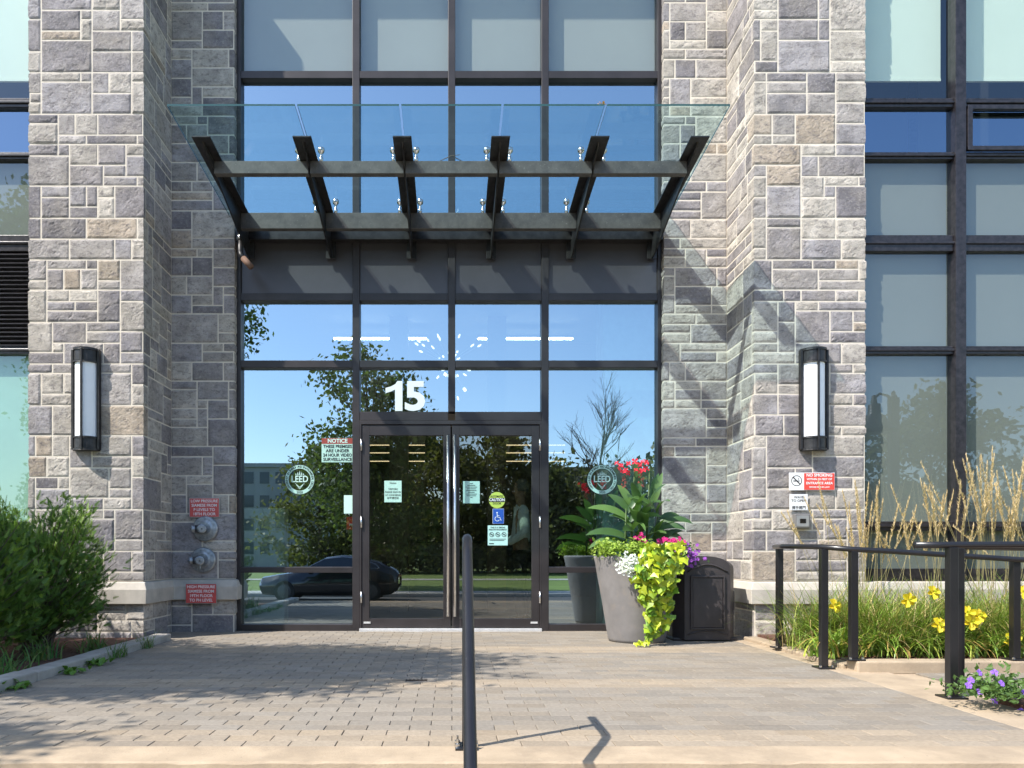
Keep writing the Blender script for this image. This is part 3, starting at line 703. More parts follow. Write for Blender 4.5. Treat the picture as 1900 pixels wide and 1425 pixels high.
# fire department connections
def siamese(x, y, label, chain):
    d = 8.15; c = PX(x, y, 8.14); t = thing('siamese_connection', label, 'fire connection', (c.x, d, c.z), 'fire department connections on the left wall')
    g = MB(); g.lathe([(.142, 0.0), (.142, -.022), (.132, -.032), (.09, -.040), (.07, -.048), (.0, -.05)], (c.x, d, c.z), 36, 'y'); g.build('flange', M['oldchrome'], t)
    g = MB()
    for k in range(20):
        an = math.radians(25 + 130 * k / 19); put_text(g, 'AUTO SPRINKLER FIRE '[k][::-1] if False else 'AUTO SPRINKLER  FIRE'[19 - k], c.x + .108 * math.cos(an), c.z + .108 * math.sin(an), d - .0405, .024, .02, rot=an - math.pi / 2)
    g.build('raised_letters', M['oldchrome'], t)
    bc = Vector((c.x - .02, d - .075, c.z - .005)); g = MB()
    g.lathe([(0, -.055), (.03, -.048), (.05, -.028), (.056, 0), (.052, .04)], tuple(bc), 16, 'y')
    outs = (Vector((-.92, -.38, -.02)), Vector((.34, -.94, -.03)))
    for v_ in outs: g.tube([bc, bc + v_ * .075], [.048, .041], 16)
    g.build('twin_body', M['darkchrome'], t, smooth=True)
    for v_ in outs:
        p = bc + v_ * .075; g = MB(); g.tube([p, p + v_ * .006, p + v_ * .008, p + v_ * .03, p + v_ * .037], [.05, .05, .044, .044, .036], 18); cp = g.build('cap', M['oldchrome'], t)
        g = MB(); q = p + v_ * .037; g.tube([q, q + v_ * .014], .010, 6); g.build('lug', M['darkchrome'], cp); dx = p.x - c.x
        if chain:
            g = MB(); pts = [(c.x + .0 + (dx - 0) * s_, d - .12, c.z - .045 - .06 * math.sin(math.pi * s_)) for s_ in [k / 8 for k in range(9)]]; g.tube(pts, .004, 5); g.build('chain', M['oldchrome'], t)
siamese(381, 981, 'upper chrome twin fire connection under the LOW PRESSURE sign', False)
siamese(377, 1039, 'lower chrome twin fire connection with chains above the stone ledge', True)

# window writing and stickers
def decal_disc(mb, cx, cz, d, r, n=40): mb.add([(cx + r * math.cos(2 * math.pi * k / n), d, cz + r * math.sin(2 * math.pi * k / n)) for k in range(n)], [tuple(range(n))])
gd = GY - .006
t = thing('address_number', 'white numerals 15 on the glass above the left door', 'number', PX(751, 762, gd))
for ch, x in (('1', 731), ('5', 770)):
    g = MB(); v, f = text2d(ch, 1, .03)
    if ch == '1': v = [(.40, 0), (.62, 0), (.62, 1), (.47, 1), (.41, .90), (.28, .82), (.12, .77), (.12, .60), (.27, .645), (.40, .715)]; f = [(0, 1, 2, 3, 4, 9), (4, 5, 8, 9), (5, 6, 7, 8)]
    hgt = max(p[1] for p in v) - min(p[1] for p in v); s_ = .345 / hgt
    wd = max(p[0] for p in v) - min(p[0] for p in v); sx_ = {'1': .195, '5': .235}[ch] / wd; c = PX(x, 735, gd); zc = (max(p[1] for p in v) + min(p[1] for p in v)) / 2; xc = (max(p[0] for p in v) + min(p[0] for p in v)) / 2
    g.add([(c.x + (p[0] - xc) * sx_, gd - dy, c.z + (p[1] - zc) * s_) for dy in (0, .004) for p in v], [tuple(q) for q in f] + [tuple(i + len(v) for i in q) for q in f])
    g.build('digit', M['whiteink'], t)
def leed(x, y, label):
    c = PX(x, y, gd); t = thing('green_building_seal', label, 'sticker', (c.x, gd, c.z), 'round LEED seals on the side panes'); R_ = .168
    g = MB(); g.lathe([(R_, 0), (R_, -.001), (R_ * .76, -.001), (R_ * .76, 0)], (c.x, gd, c.z), 48, 'y', cap=False); g.build('ring', M['mint'], t)
    g = MB(); g.lathe([(R_ * 1.03, 0), (R_ * 1.03, -.001), (R_, -.001), (R_, 0)], (c.x, gd, c.z), 48, 'y', cap=False); g.lathe([(R_ * .76, 0), (R_ * .76, -.001), (R_ * .73, -.001), (R_ * .73, 0)], (c.x, gd, c.z), 48, 'y', cap=False)
    s_ = 'LEADERSHIP IN ENERGY AND ENVIRONMENTAL DESIGN'
    for k, ch in enumerate(s_):
        an = math.radians(222 - 264 * k / (len(s_) - 1))
        if ch != ' ': put_text(g, ch, c.x + R_ * .88 * math.cos(an), c.z + R_ * .88 * math.sin(an), gd - .002, .034, .02, rot=an - math.pi / 2)
    put_text(g, '2020', c.x, c.z - R_ * .88, gd - .002, .036, .02); g.build('ring_lettering', M['black'], t)
    g = MB(); put_text(g, 'LEED', c.x, c.z + .004, gd - .002, .105, .014, sx=.84)
    for dz, w in ((-.066, .05), (-.086, .033)):
        g.add([(c.x - w - .006, gd - .001, c.z + dz + .024), (c.x - w, gd - .001, c.z + dz + .024), (c.x, gd - .001, c.z + dz - .018), (c.x, gd - .001, c.z + dz - .026)], [(0, 1, 2, 3)])
        g.add([(c.x + w + .006, gd - .001, c.z + dz + .024), (c.x + w, gd - .001, c.z + dz + .024), (c.x, gd - .001, c.z + dz - .018), (c.x, gd - .001, c.z + dz - .026)], [(3, 2, 1, 0)])
    for k in range(-2, 3):
        xx = c.x + k * .022; zz = c.z + .062 + .016 * (2 - abs(k)); g.add([(xx - .008, gd - .001, c.z + .05), (xx, gd - .001, zz + .012), (xx + .008, gd - .001, c.z + .05), (xx, gd - .001, c.z + .058)], [(0, 1, 2, 3)])
    g.build('emblem', M['mintwhite'], t)
leed(556, 890, 'round mint LEED seal on the left side pane near the notice'); leed(1117, 890, 'round mint LEED seal on the right side pane behind the canna plant')
t, a, b = plate('notice_sticker', 'green NOTICE video surveillance sticker beside the left door', 'sticker', 597, 656, 812, 858, GY + .004, 'mint', th=.002)
for o in list(bpy.data.objects):
    if o.parent == t: o.location.y = 0
g = MB(); g.box(a.x, b.x, gd - .001, gd, b.z - .075, b.z - .008); g.build('header_band', M['orangeink'], t)
g = MB(); g.box(a.x, b.x, gd - .0008, gd + .001, a.z, b.z - .075); g.build('sheet', M['mint'], t)
lettering(t, ['NOTICE'], a, b, gd, 'mintwhite', .75, .025, top=b.z - .008, bot=b.z - .075, name='title')
lettering(t, ['THESE PREMISES', 'ARE UNDER', '24 HOUR VIDEO', 'SURVEILLANCE'], a, b, gd, 'black', .8, .025, top=b.z - .08, bot=a.z + .006)
dd = DY - .006
t, a, b = plate('visitor_notice', 'pale paper notice for visitors on the left door glass', 'notice', 713, 745, 892, 932, dd, 'mint', th=.001)
lettering(t, ['Notice', '', 'VISITORS', 'PLEASE SIGN IN', 'AT CONCIERGE', '\u8a2a\u5ba2\u8acb\u767b\u8a18'], a, b, dd, 'black', .62, .012, top=b.z - .01, bot=a.z + .03)
t, a, b = plate('paper_notice', 'pale paper notice on the right door glass beside its handle', 'notice', 859, 890, 893, 934, dd, 'mint', th=.001)
g = MB()
for i in range(9):
    w = [.2, .5, .7, .6, .65, .4, .7, .6, .15][i]; z_ = b.z - .03 - i * .02; g.box((a.x + b.x) / 2 - w * .09, (a.x + b.x) / 2 + w * .09, dd - .002, dd - .0012, z_, z_ + .006)
g.build('printed_lines', M['black'], t)
c = PX(922, 928, dd); t = thing('caution_sticker', 'round yellow green CAUTION AUTOMATIC DOOR sticker on the right door', 'sticker', tuple(c))
g = MB(); g.lathe([(.093, 0), (.093, -.0012)], (c.x, dd, c.z), 40, 'y'); g.build('disc', M['caution'], t)
g = MB(); g.box(c.x - .089, c.x + .089, dd - .0026, dd - .0014, c.z - .022, c.z + .026); put_text(g, 'AUTOMATIC', c.x, c.z + .042, dd - .0026, .030, .02, sx=.85); put_text(g, 'DOOR', c.x, c.z - .04, dd - .0026, .032, .02); g.build('black_band', M['black'], t)
g = MB(); put_text(g, 'CAUTION', c.x, c.z + .002, dd - .0034, .046, .025, sx=.85); g.build('lettering', M['whiteink'], t)
t, a, b = plate('accessible_sticker', 'blue wheelchair symbol sticker on the right door glass', 'sticker', 914, 935, 944, 972, dd, 'blue', 'white', th=.001, bw=.003)
cx, cz = (a.x + b.x) / 2, (a.z + b.z) / 2 - .01
g = MB(); g.tube([(cx - .012 + .026 * math.cos(an), dd - .003, cz - .02 + .026 * math.sin(an)) for an in [math.radians(v) for v in range(110, 340, 15)]], .0035, 6)
g.tube([(cx - .013, dd - .003, cz + .035), (cx - .010, dd - .003, cz + .0), (cx + .018, dd - .003, cz - .004), (cx + .030, dd - .003, cz - .036), (cx + .038, dd - .003, cz - .034)], .004, 6)
g.tube([(cx - .012, dd - .003, cz + .018), (cx + .012, dd - .003, cz + .016)], .003, 6); g.lathe([(.009, 0), (.009, -.001)], (cx - .014, dd - .003, cz + .05), 16, 'y')
g.build('wheelchair_symbol', M['whiteink'], t)
t, a, b = plate('smoke_free_sticker', 'pale aqua smoke free environment sticker on the right door glass', 'sticker', 905, 942, 975, 1012, dd, 'mintwhite', th=.001)
lettering(t, ['THIS IS A SMOKE', 'FREE ENVIRONMENT'], a, b, dd, 'black', .72, .02, top=b.z - .012, bot=b.z - .062)
g = MB()
for k in (-1, 0, 1):
    x = (a.x + b.x) / 2 + k * .071; z_ = (a.z + b.z) / 2 + .01; g.lathe([(.022, 0), (.022, -.001), (.0265, -.001), (.0265, 0)], (x, dd - .002, z_), 24, 'y', cap=False); g.tube([(x - .017, dd - .003, z_ + .017), (x + .017, dd - .003, z_ - .017)], .002, 5); g.box(x - .013, x + .013, dd - .003, dd - .002, z_ - .004, z_ + .003)
g.box(a.x + .02, b.x - .02, dd - .002, dd - .0012, a.z + .07, a.z + .075); g.box(a.x + .02, b.x - .04, dd - .002, dd - .0012, a.z + .055, a.z + .06)
g.box(a.x + .015, a.x + .07, dd - .002, dd - .0012, a.z + .015, a.z + .025); g.build('symbols', M['black'], t)
# paper and red fire station behind the left pane
t, a, b = plate('paper_sheet', 'blank pale sheet taped to the left pane above the red box', 'paper', 638, 657, 919, 953, GY - .005, 'mintwhite', th=.001)
d_ = GY + .10; a, b = PX(643, 983, d_), PX(661, 959, d_); t = thing('fire_alarm_box', 'small red fire alarm pull box inside the left pane', 'alarm', (a.x, d_, a.z))
g = MB(); g.box(a.x, b.x, d_, d_ + .05, a.z, b.z); g.build('housing', mat('alarm red', (0.95, 0.03, 0.03), 0.4), t, bevel=.005)
g = MB(); g.box(a.x + .03, a.x + .08, d_ - .012, d_ - .001, a.z + .05, a.z + .07); g.build('handle', M['white'], t, bevel=.002)

# ------------------------------------------------------------------ lobby things
for x0, x1, lab in ((-1.9, -0.40, 'left of the two long white linear ceiling lights in the lobby'), (0.42, 1.95, 'right of the two long white linear ceiling lights in the lobby')):
    t = thing('linear_light', lab, 'light', ((x0 + x1) / 2, 11.6, 4.3), 'linear lights in the lobby')
    g = MB(); g.box(x0, x1, 11.6, 11.66, 4.338, 4.350); g.build('tube', M['lamp'], t); g = MB(); g.box(x0, x1, 11.59, 11.67, 4.362, 4.40); g.build('housing', M['steel'], t)
t = thing('chandelier', 'starburst chandelier of small glass pieces hanging in the lobby', 'chandelier', (0, 10.4, 3.8))
R = random.Random(4); arms = MB(); cry = []
for i in range(42):
    v = Vector((R.gauss(0, 1), R.gauss(0, 1), R.gauss(0, 1))).normalized(); l = R.choice((.2, .32, .44, .52)); c = Vector((-0.06, 10.4, 3.62)); p = c + v * l
    arms.tube([c, p], .0025, 4)
    s_ = MB(); s_.tube([p - v * .03, p - v * .012, p + v * .012, p + v * .03], [.006, .013, .013, .006], 8); cry.append(s_)
arms.build('arm', M['sign_grey'], t)
for s_ in cry: s_.build('glass_piece', M['crystal'], t, smooth=True)
g = MB(); g.tube([(-.06, 10.4, 3.75), (-.06, 10.4, 4.55)], .006, 6); g.build('stem', M['sign_grey'], t)
for k, (x0, x1) in enumerate(((-1.45, -0.45), (0.75, 1.9))):
    t = thing('lit_shelf', ('left' if k == 0 else 'right') + ' dark lobby shelving with thin warm light strips behind the ' + ('left' if k == 0 else 'right') + ' door', 'shelving', ((x0 + x1) / 2, 12.3, 0), 'lit shelves in the lobby')
    g = MB(); g.box(x0, x1, 12.38, 12.42, 0, 3.0); g.build('back_panel', M['lobby'], t)
    for z in (2.42, 2.56, 2.69):
        g = MB(); g.box(x0, x1, 12.1, 12.38, z, z + .03); sh = g.build('shelf', M['lobby'], t); g = MB(); g.box(x0, x1, 12.085, 12.099, z + .008, z + .018); g.build('light_strip', M['warmlamp'], sh)
t = thing('reception_desk', 'dark reception desk deep inside the lobby behind the doors', 'desk', (0, 11, 0))
g = MB(); g.box(-0.6, 1.4, 11.4, 12.0, 0, 1.05); g.build('counter', M['lobby'], t, bevel=.01); g = MB(); g.box(-0.65, 1.45, 11.35, 12.02, 1.052, 1.10); g.build('desk_top', M['dark'], t, bevel=.005)

# person behind the right door
def skin_obj(name, verts, edges, radii, m, parent=None, root=0, sub=2, origin=(0, 0, 0)):
    me = bpy.data.meshes.new(name); me.from_pydata([Vector(v) for v in verts], edges, []); me.materials.append(m)
    o = bpy.data.objects.new(name, me); COL.objects.link(o)
    sk = o.modifiers.new('skin', 'SKIN'); sk.use_smooth_shade = True
    for i, r in enumerate(radii):
        sv = me.skin_vertices[0].data[i]; sv.radius = r if isinstance(r, tuple) else (r, r); sv.use_root = (i == root)
    s_ = o.modifiers.new('sub', 'SUBSURF'); s_.levels = sub; s_.render_levels = sub
    if parent is not None: o.parent = parent
    else: o.location = origin
    o['_w'] = tuple(origin); return o
def person(loc, label):
    V, E, Rr = [], [], []
    def P_(v, r, frm=None):
        V.append(v); Rr.append(r); i = len(V) - 1
        if frm is not None: E.append((frm, i))
        return i
    # faces -X, person local: x forward is -X
    pel = P_((0, 0, .96), (.145, .12)); wai = P_((-.01, 0, 1.12), (.14, .11), pel); che = P_((-.01, 0, 1.33), (.165, .13), wai); nek = P_((0, 0, 1.49), .06, che)
    h1 = P_((-.015, 0, 1.57), (.058, .062), nek); h2 = P_((-.02, 0, 1.66), (.075, .092), h1); h3 = P_((-.01, 0, 1.735), (.07, .085), h2); h4 = P_((0, 0, 1.785), (.035, .04), h3)
    nose = P_((-.115, 0, 1.645), .012, h2); hands = []
    for sg in (-1, 1):
        sh = P_((0, sg * .17, 1.42), .062, che); el = P_((.03 if sg < 0 else 0, sg * .24, 1.14), .045, sh); wr = P_((-.20, sg * .19, 1.0), .03, el); pm = P_((-.265, sg * .18, .98), (.024, .036), wr)
        for k, (ln, off) in enumerate(((.07, -.028), (.08, -.009), (.076, .010), (.06, .028))):
            a = P_((-.30, sg * .18 + off, .975), .010, pm); b = P_((-.30 - ln * .55, sg * .18 + off, .955), .009, a); P_((-.30 - ln * .75, sg * .18 + off, .915), .0075, b)
        th = P_((-.265, sg * .18 - sg * .04, .99), .011, pm); P_((-.31, sg * .18 - sg * .055, .985), .009, th)
        hp = P_((0, sg * .09, .90), .095, pel); kn = P_((-.02 + sg * .03, sg * .10, .50), .062, hp); an = P_((.03 + sg * .03, sg * .10, .09), .042, kn); P_((-.13 + sg * .03, sg * .11, .04), (.04, .032), an)
    body = skin_obj('person', V, E, Rr, M['skin'], origin=loc); tag(body, label, 'person')
    body['_w'] = (0, 0, 0)
    V, E, Rr = [], [], []
    w0 = P_((0, 0, .98), (.165, .135)); w1 = P_((-.01, 0, 1.12), (.165, .13), w0); w2 = P_((-.01, 0, 1.33), (.185, .15), w1); w3 = P_((0, 0, 1.46), (.075, .07), w2); P_((-.01, 0, 1.52), (.07, .07), w3)
    for sg in (-1, 1):
        sh = P_((0, sg * .17, 1.42), .078, w2); el = P_((.03 if sg < 0 else 0, sg * .24, 1.14), .062, sh); P_((-.185, sg * .195, 1.005), .043, el)
    skin_obj('shirt', V, E, Rr, M['shirt'], body)
    V, E, Rr = [], [], []
    p0 = P_((0, 0, .98), (.16, .13)); 
    for sg in (-1, 1):
        hp = P_((0, sg * .09, .88), .108, p0); kn = P_((-.02 + sg * .03, sg * .10, .50), .08, hp); P_((.03 + sg * .03, sg * .10, .10), .068, kn)
    skin_obj('trousers', V, E, Rr, M['trouser'], body)
    g = MB(); g.lathe([(.0, .11), (.05, .10), (.078, .06), (.088, .0), (.085, -.05), (.0, -.06)], (.012, 0, 1.705), 16); g.build('hair', M['hair'], body, smooth=True)
    for sg in (-1, 1):
        g = MB(); g.prism([(-.18, 0), (-.17, .05), (-.05, .10), (.09, .10), (.10, 0)], sg * .11 - .045, sg * .11 + .045); g.build('shoe', M['black'], body, bevel=.015)
    return body
person((0.86, 8.95, 0), 'person in a pale long sleeved shirt and dark trousers facing left behind the right door')

# ------------------------------------------------------------------ stair handrail
t = thing('stair_handrail', 'black tubular handrail rising up the middle of the front steps', 'handrail', (0.06, 3.28, 0))
g = MB(); rx = .066; zr_ = .945
g.tube([(rx + .003, 3.44, zr_), (rx, 3.20, zr_), (rx, 3.08, zr_), (rx, 3.02, zr_ - .012), (rx - .002, 2.94, zr_ - .065), (rx - .02, 1.30, zr_ - .065 - .75 * 1.64), (rx - .02, 1.15, zr_ - .065 - .75 * 1.72)], .0205, 16); g.lathe([(.0205, 0), (.016, .010), (.006, .015)], (rx + .003, 3.44, zr_), 16, 'y'); g.build('top_rail', M['rail'], t, smooth=True)
g = MB(); g.tube([(rx, 3.28, 0.01), (rx, 3.28, zr_ - .01)], .019, 14); g.build('post', M['rail'], t, smooth=True)
g = MB(); g.tube([(rx - .02, 1.42, -.75), (rx - .02, 1.42, zr_ - .065 - .75 * 1.52)], .019, 14); g.build('post', M['rail'], t, smooth=True)
g = MB(); g.box(rx - .05, rx + .05, 3.22, 3.34, 0.002, .012); bp = g.build('base_plate', M['rail'], t, bevel=.002)
for sx in (-.038, .038):
    for sy in (-.03, .03): 
        g = MB(); g.lathe([(.013, 0), (.013, .014), (.006, .014), (.006, .035), (0, .036)], (rx + sx * 1.05, 3.28 + sy, .012), 8); g.build('bolt', M['chrome'], bp)
# ------------------------------------------------------------------ ramp railings
def railing(name, label, pts, posts, r=.021, pw_=.026, endcap=False, foot=True, basez=None):
    t = thing(name, label, 'railing', (pts[0][0], pts[0][1], 0), 'black railings along the entrance ramp')
    g = MB(); g.tube(pts, r, 14); g.build('top_rail', M['rail'], t, smooth=True)
    for (x, y, z0, z1) in posts:
        g = MB(); g.box(x - pw_, x + pw_, y - pw_, y + pw_, z0, z1); p_ = g.build('post', M['rail'], t, bevel=.003)
        if foot:
            g = MB(); g.box(x - .062, x + .062, y - .062, y + .062, z0, z0 + .012); fp = g.build('foot_plate', M['rail'], p_, bevel=.002)
            g = MB()
            for sx in (-.045, .045): g.lathe([(.010, 0), (.010, .012), (0, .018)], (x + sx, y - .045, z0 + .012), 8)
            g.build('anchor_bolts', M['chrome'], p_)
    return t
railing('ramp_railing', 'black railing behind the ramp bending round the grass bed', [(2.96, 6.62, .945), (2.80, 6.1, .945), (2.85, 5.56, .935), (3.02, 5.44, .915), (3.3, 5.42, .90), (4.3, 5.42, .835), (6.5, 5.42, .70)],
        [(2.995, 6.6, .02, .93), (2.862, 5.56, .002, .92), (3.03, 5.45, .08, .90), (4.25, 5.45, .08, .825), (5.5, 5.45, .08, .745)])
bpy.data.objects['ramp_railing'].location.z = 0
railing('ramp_railing', 'nearest black railing with a square post beside the purple flowers', [(2.835, 4.42, .935), (3.06, 4.42, .935), (3.3, 4.40, .936), (4.4, 4.3, .945), (6, 4.2, .95)], [(3.06, 4.42, 0.0, .92), (5.0, 4.28, 0.0, .93)])
railing('ramp_railing', 'middle black railing starting just behind the nearest post', [(3.20, 4.60, .93), (3.5, 4.66, .925), (6, 4.9, .86)], [(3.225, 4.60, 0.0, .915)], foot=False)

# ------------------------------------------------------------------ litter bin
t = thing('litter_bin', 'dark brown plastic litter bin with arched top beside the planter', 'bin', (2.56, 7.45, 0))
def arch(w, h, rise, n=16): return [(-w, 0), (w, 0), (w, h - rise)] + [(w * math.cos(math.pi * k / n * 1.0), h - rise + rise * math.sin(math.pi * k / n)) for k in range(1, n)] + [(-w, h - rise)]
cx = 2.575
g = MB(); g.prism([(cx + a, b + .02) for a, b in arch(.225, .83, .11)], 7.27, 7.32)
A = arch(.225, .83, .11); A2 = arch(.315, .845, .13); n = len(A)
vs = [(cx + a, 7.285, b + .02) for a, b in A] + [(cx + a, 7.40, b + .015) for a, b in A2] + [(cx + a, 7.78, b + .015) for a, b in A2]
g.add(vs, [(i, (i + 1) % n, (i + 1) % n + n, i + n) for i in range(n)] + [(i + n, (i + 1) % n + n, (i + 1) % n + 2 * n, i + 2 * n) for i in range(n)] + [tuple(range(2 * n, 3 * n))])
g.build('body', M['bin'], t, bevel=.006)
g = MB(); g.box(cx - .15, cx + .15, 7.258, 7.269, .14, .64); dr = g.build('door_panel', M['bin'], t, bevel=.004)
g = MB()
for a in ((cx - .172, cx - .155, .12, .66), (cx + .155, cx + .172, .12, .66)): g.box(a[0], a[1], 7.25, 7.269, a[2], a[3])
for a in ((.12, .137), (.643, .66)): g.box(cx - .155, cx + .155, 7.25, 7.269, a[0], a[1])
g.build('door_trim', M['bin'], t, bevel=.003)
g = MB(); pts = [(cx - .2 + .4 * k / 12, 7.262, .07 + .04 * math.sin(math.pi * k / 12)) for k in range(13)]; g.tube(pts, .005, 6); g.build('moulding', M['bin'], t, smooth=True); g = MB(); pts = [(cx - .2 + .4 * k / 12, 7.262, .70 + .075 * math.sin(math.pi * k / 12)) for k in range(13)]; g.tube(pts, .007, 6); g.build('moulding', M['bin'], t, smooth=True)
g = MB(); g.box(cx - .33, cx + .33, 7.33, 7.79, 0.0, .03); g.build('base', M['bin'], t, bevel=.008)
g = MB(); g.box(cx + .316, cx + .345, 7.45, 7.70, .30, .50); g.build('side_handle', M['bin'], t, bevel=.008)

# ------------------------------------------------------------------ planter and its plants
PXc, PYc = 1.875, 7.33
g = MB(); g.lathe([(.275, 0), (.285, .03), (.305, .15), (.345, .40), (.385, .62), (.415, .80), (.425, .835), (.425, .855), (.40, .86), (.39, .80), (.36, .78)], (PXc, PYc, 0), 48)
pot = g.build('planter', M['pot'], smooth=True, origin=(PXc, PYc, 0)); tag(pot, 'tall tapered grey planter standing right of the doors', 'planter')
g = MB(); g.lathe([(.385, .79), (.385, .80), (.0, .82)], (PXc, PYc, 0), 24); g.build('soil', M['soil'], pot)

def leaf_blade(mb, base, d, up, L, Wd, droop, col, n=7, fold=.25, roll=0.0):
    "broad pointed leaf bending along direction d"
    d = Vector(d).normalized(); side = d.cross(Vector((0, 0, 1)));
    if side.length < .05: side = Vector((1, 0, 0))
    side.normalize(); p = Vector(base); a = up; st = L / n; vs = []; c0 = mb.col; mb.col = col
    for i in range(n + 1):
        t_ = i / n; w = Wd * (math.sin(math.pi * min(1, t_ * .93 + .05)) ** .75) * (1 - .25 * t_) if i < n else 0.001
        dirv = Vector((d.x * math.cos(a), d.y * math.cos(a), math.sin(a))); nrm0 = side.cross(dirv); sv = side * math.cos(roll) + nrm0 * math.sin(roll); nrm = nrm0 * math.cos(roll) - side * math.sin(roll)
        vs += [p - sv * w + nrm * w * fold, p.copy(), p + sv * w + nrm * w * fold]
        p = p + dirv * st; a -= droop / n
    mb.add(vs, [q for i in range(n) for q in ((i * 3, i * 3 + 1, i * 3 + 4, i * 3 + 3), (i * 3 + 1, i * 3 + 2, i * 3 + 5, i * 3 + 4))]); mb.col = c0
def strap(mb, base, az, up, L, w, droop, col, n=5):
    p = Vector(base); a = up; st = L / n; ca, sa = math.cos(az), math.sin(az); side = Vector((-sa, ca, 0)); vs = []; mb.col = col
    for i in range(n + 1):
        ww = w * (1 - (i / n) ** 1.6) + .0006
        vs += [p - side * ww, p + side * ww]; p = p + Vector((ca * math.cos(a), sa * math.cos(a), math.sin(a))) * st; a -= droop / n
    mb.add(vs, [(i * 2, i * 2 + 1, i * 2 + 3, i * 2 + 2) for i in range(n)])
def small_leaves(mb, pts, size, col, var=.35, up=.5, elong=1.6):
    for p in pts:
        v = Vector((random.gauss(0, 1), random.gauss(0, 1) - .3, random.gauss(0, 1) + up)).normalized(); x = v.orthogonal().normalized(); x.rotate(Matrix.Rotation(random.uniform(0, 6.28), 3, v)); y = v.cross(x)
        s_ = size * random.uniform(.6, 1.25); k = random.uniform(1 - var, 1 + var); mb.col = tuple(c * k for c in col)
        mb.add([p - y * s_ * elong * .5, p + x * s_ * .42 - y * s_ * .1 + v * s_ * .12, p + y * s_ * elong * .5, p - x * s_ * .42 - y * s_ * .1 + v * s_ * .12], [(0, 1, 2, 3)])
def flower(mb, p, r, n, col, face=(0, -1, .4), pw=.45, cup=.3, a0=0.0):
    f = Vector(face).normalized(); x = f.orthogonal().normalized(); y = f.cross(x)
    for k in range(n):
        a = a0 + 2 * math.pi * k / n + random.uniform(-.15, .15); d = x * math.cos(a) + y * math.sin(a); s_ = x * -math.sin(a) + y * math.cos(a); kk = random.uniform(.85, 1.1); mb.col = tuple(min(1, c * kk) for c in col)
        P0 = Vector(p); mb.add([P0, P0 + d * r * .45 + s_ * r * pw * .85 + f * r * cup, P0 + d * r * .8 + s_ * r * pw * .75 + f * r * cup, P0 + d * r + f * r * (cup - .15), P0 + d * r * .8 - s_ * r * pw * .75 + f * r * cup, P0 + d * r * .45 - s_ * r * pw * .85 + f * r * cup], [(0, 1, 2), (0, 2, 3), (0, 3, 4), (0, 4, 5)])

# canna
t = thing('canna_plant', 'tall canna with broad green leaves and red flowers in the planter', 'plant', (PXc, PYc, .8))
R = random.Random(3); lf = MB(); st_ = MB(); G1 = (0.055, 0.12, 0.035); G2 = (0.10, 0.19, 0.05)
stems = [((-.06, .02), (-.02, 0, 1.74), 1), ((.09, .0), (.13, -.02, 1.76), 1), ((.0, -.05), (.03, -.05, 1.50), 0), ((-.13, -.04), (-.12, -.06, 1.44), 0), ((.16, -.04), (.22, -.03, 1.45), 0)]
for (bx_, by_), (tx, ty, tz), fl in stems:
    st_.tube([(PXc + bx_, PYc + by_, .78), (PXc + (bx_ + tx) / 2, PYc + ty, (.78 + tz) / 2), (PXc + tx, PYc + ty, tz - (0 if fl else .1))], [.013, .011, .006], 8)
LV = [  # base rel (x,y,z), azimuth deg, up deg, length, half width, droop
 ((-.08, -.05, 1.02), 182, 30, .52, .075, 1.0), ((-.10, -.05, .98), 192, 22, .50, .06, 1.2), ((-.08, -.04, 1.22), 176, 38, .50, .07, .9), ((-.05, -.03, 1.28), 165, 55, .36, .06, .6),
 ((-.02, -.06, 1.18), 250, 50, .36, .085, 1.3), ((.03, -.07, 1.10), 262, 62, .40, .08, 1.6), ((.0, -.05, 1.30), 240, 70, .34, .085, .7), ((.05, -.06, 1.24), 285, 55, .36, .08, 1.4),
 ((.12, -.05, 1.08), 340, 40, .42, .065, 1.4), ((.18, -.05, 1.14), 350, 42, .44, .062, 1.5), ((.14, -.03, 1.02), 5, 35, .42, .06, 1.5), ((.22, -.03, 1.20), 10, 50, .30, .05, 1.6), ((.10, -.05, 1.34), 310, 66, .30, .07, .8),
 ((.02, 0, 1.42), 100, 84, .40, .055, .15), ((.18, -.02, 1.40), 20, 80, .36, .05, .3), ((.13, -.02, 1.38), 40, 74, .34, .05, .4), ((-.06, -.02, 1.36), 150, 70, .30, .06, .5), ((.0, -.07, 1.0), 225, 60, .32, .08, 1.7), ((.08, -.06, .98), 300, 60, .30, .08, 1.7), ((.25, 0, 1.0), 5, 55, .3, .05, 1.2)]
LV += [((R.uniform(-.12, .2), -.05, R.uniform(.95, 1.35)), R.choice([170, 200, 230, 260, 285, 320, 350, 15]) + R.uniform(-15, 15), R.uniform(35, 75), R.uniform(.26, .42), R.uniform(.035, .055), R.uniform(.6, 1.7)) for _ in range(14)]
for (x, y, z), az, up, L_, w_, dr_ in LV:
    k = R.uniform(.8, 1.25); c = tuple(v * k for v in (G1 if R.random() < .55 else G2))
    leaf_blade(lf, (PXc + x, PYc + y, z), (math.cos(math.radians(az)), math.sin(math.radians(az)), 0), math.radians(up), L_ * (.90 if abs(math.cos(math.radians(az))) > .85 else 1.08), w_ * .86, dr_ * .95, c, n=8, roll=-math.cos(math.radians(az)) * math.radians(58) + R.uniform(-.25, .25))
lf.build('leaves', M['glossleaf'], t, smooth=True); st_.col = (0.09, 0.15, 0.05); st_.c = [(0.09, 0.15, 0.05)] * len(st_.v); st_.build('stem', M['leaf'], t, smooth=True)
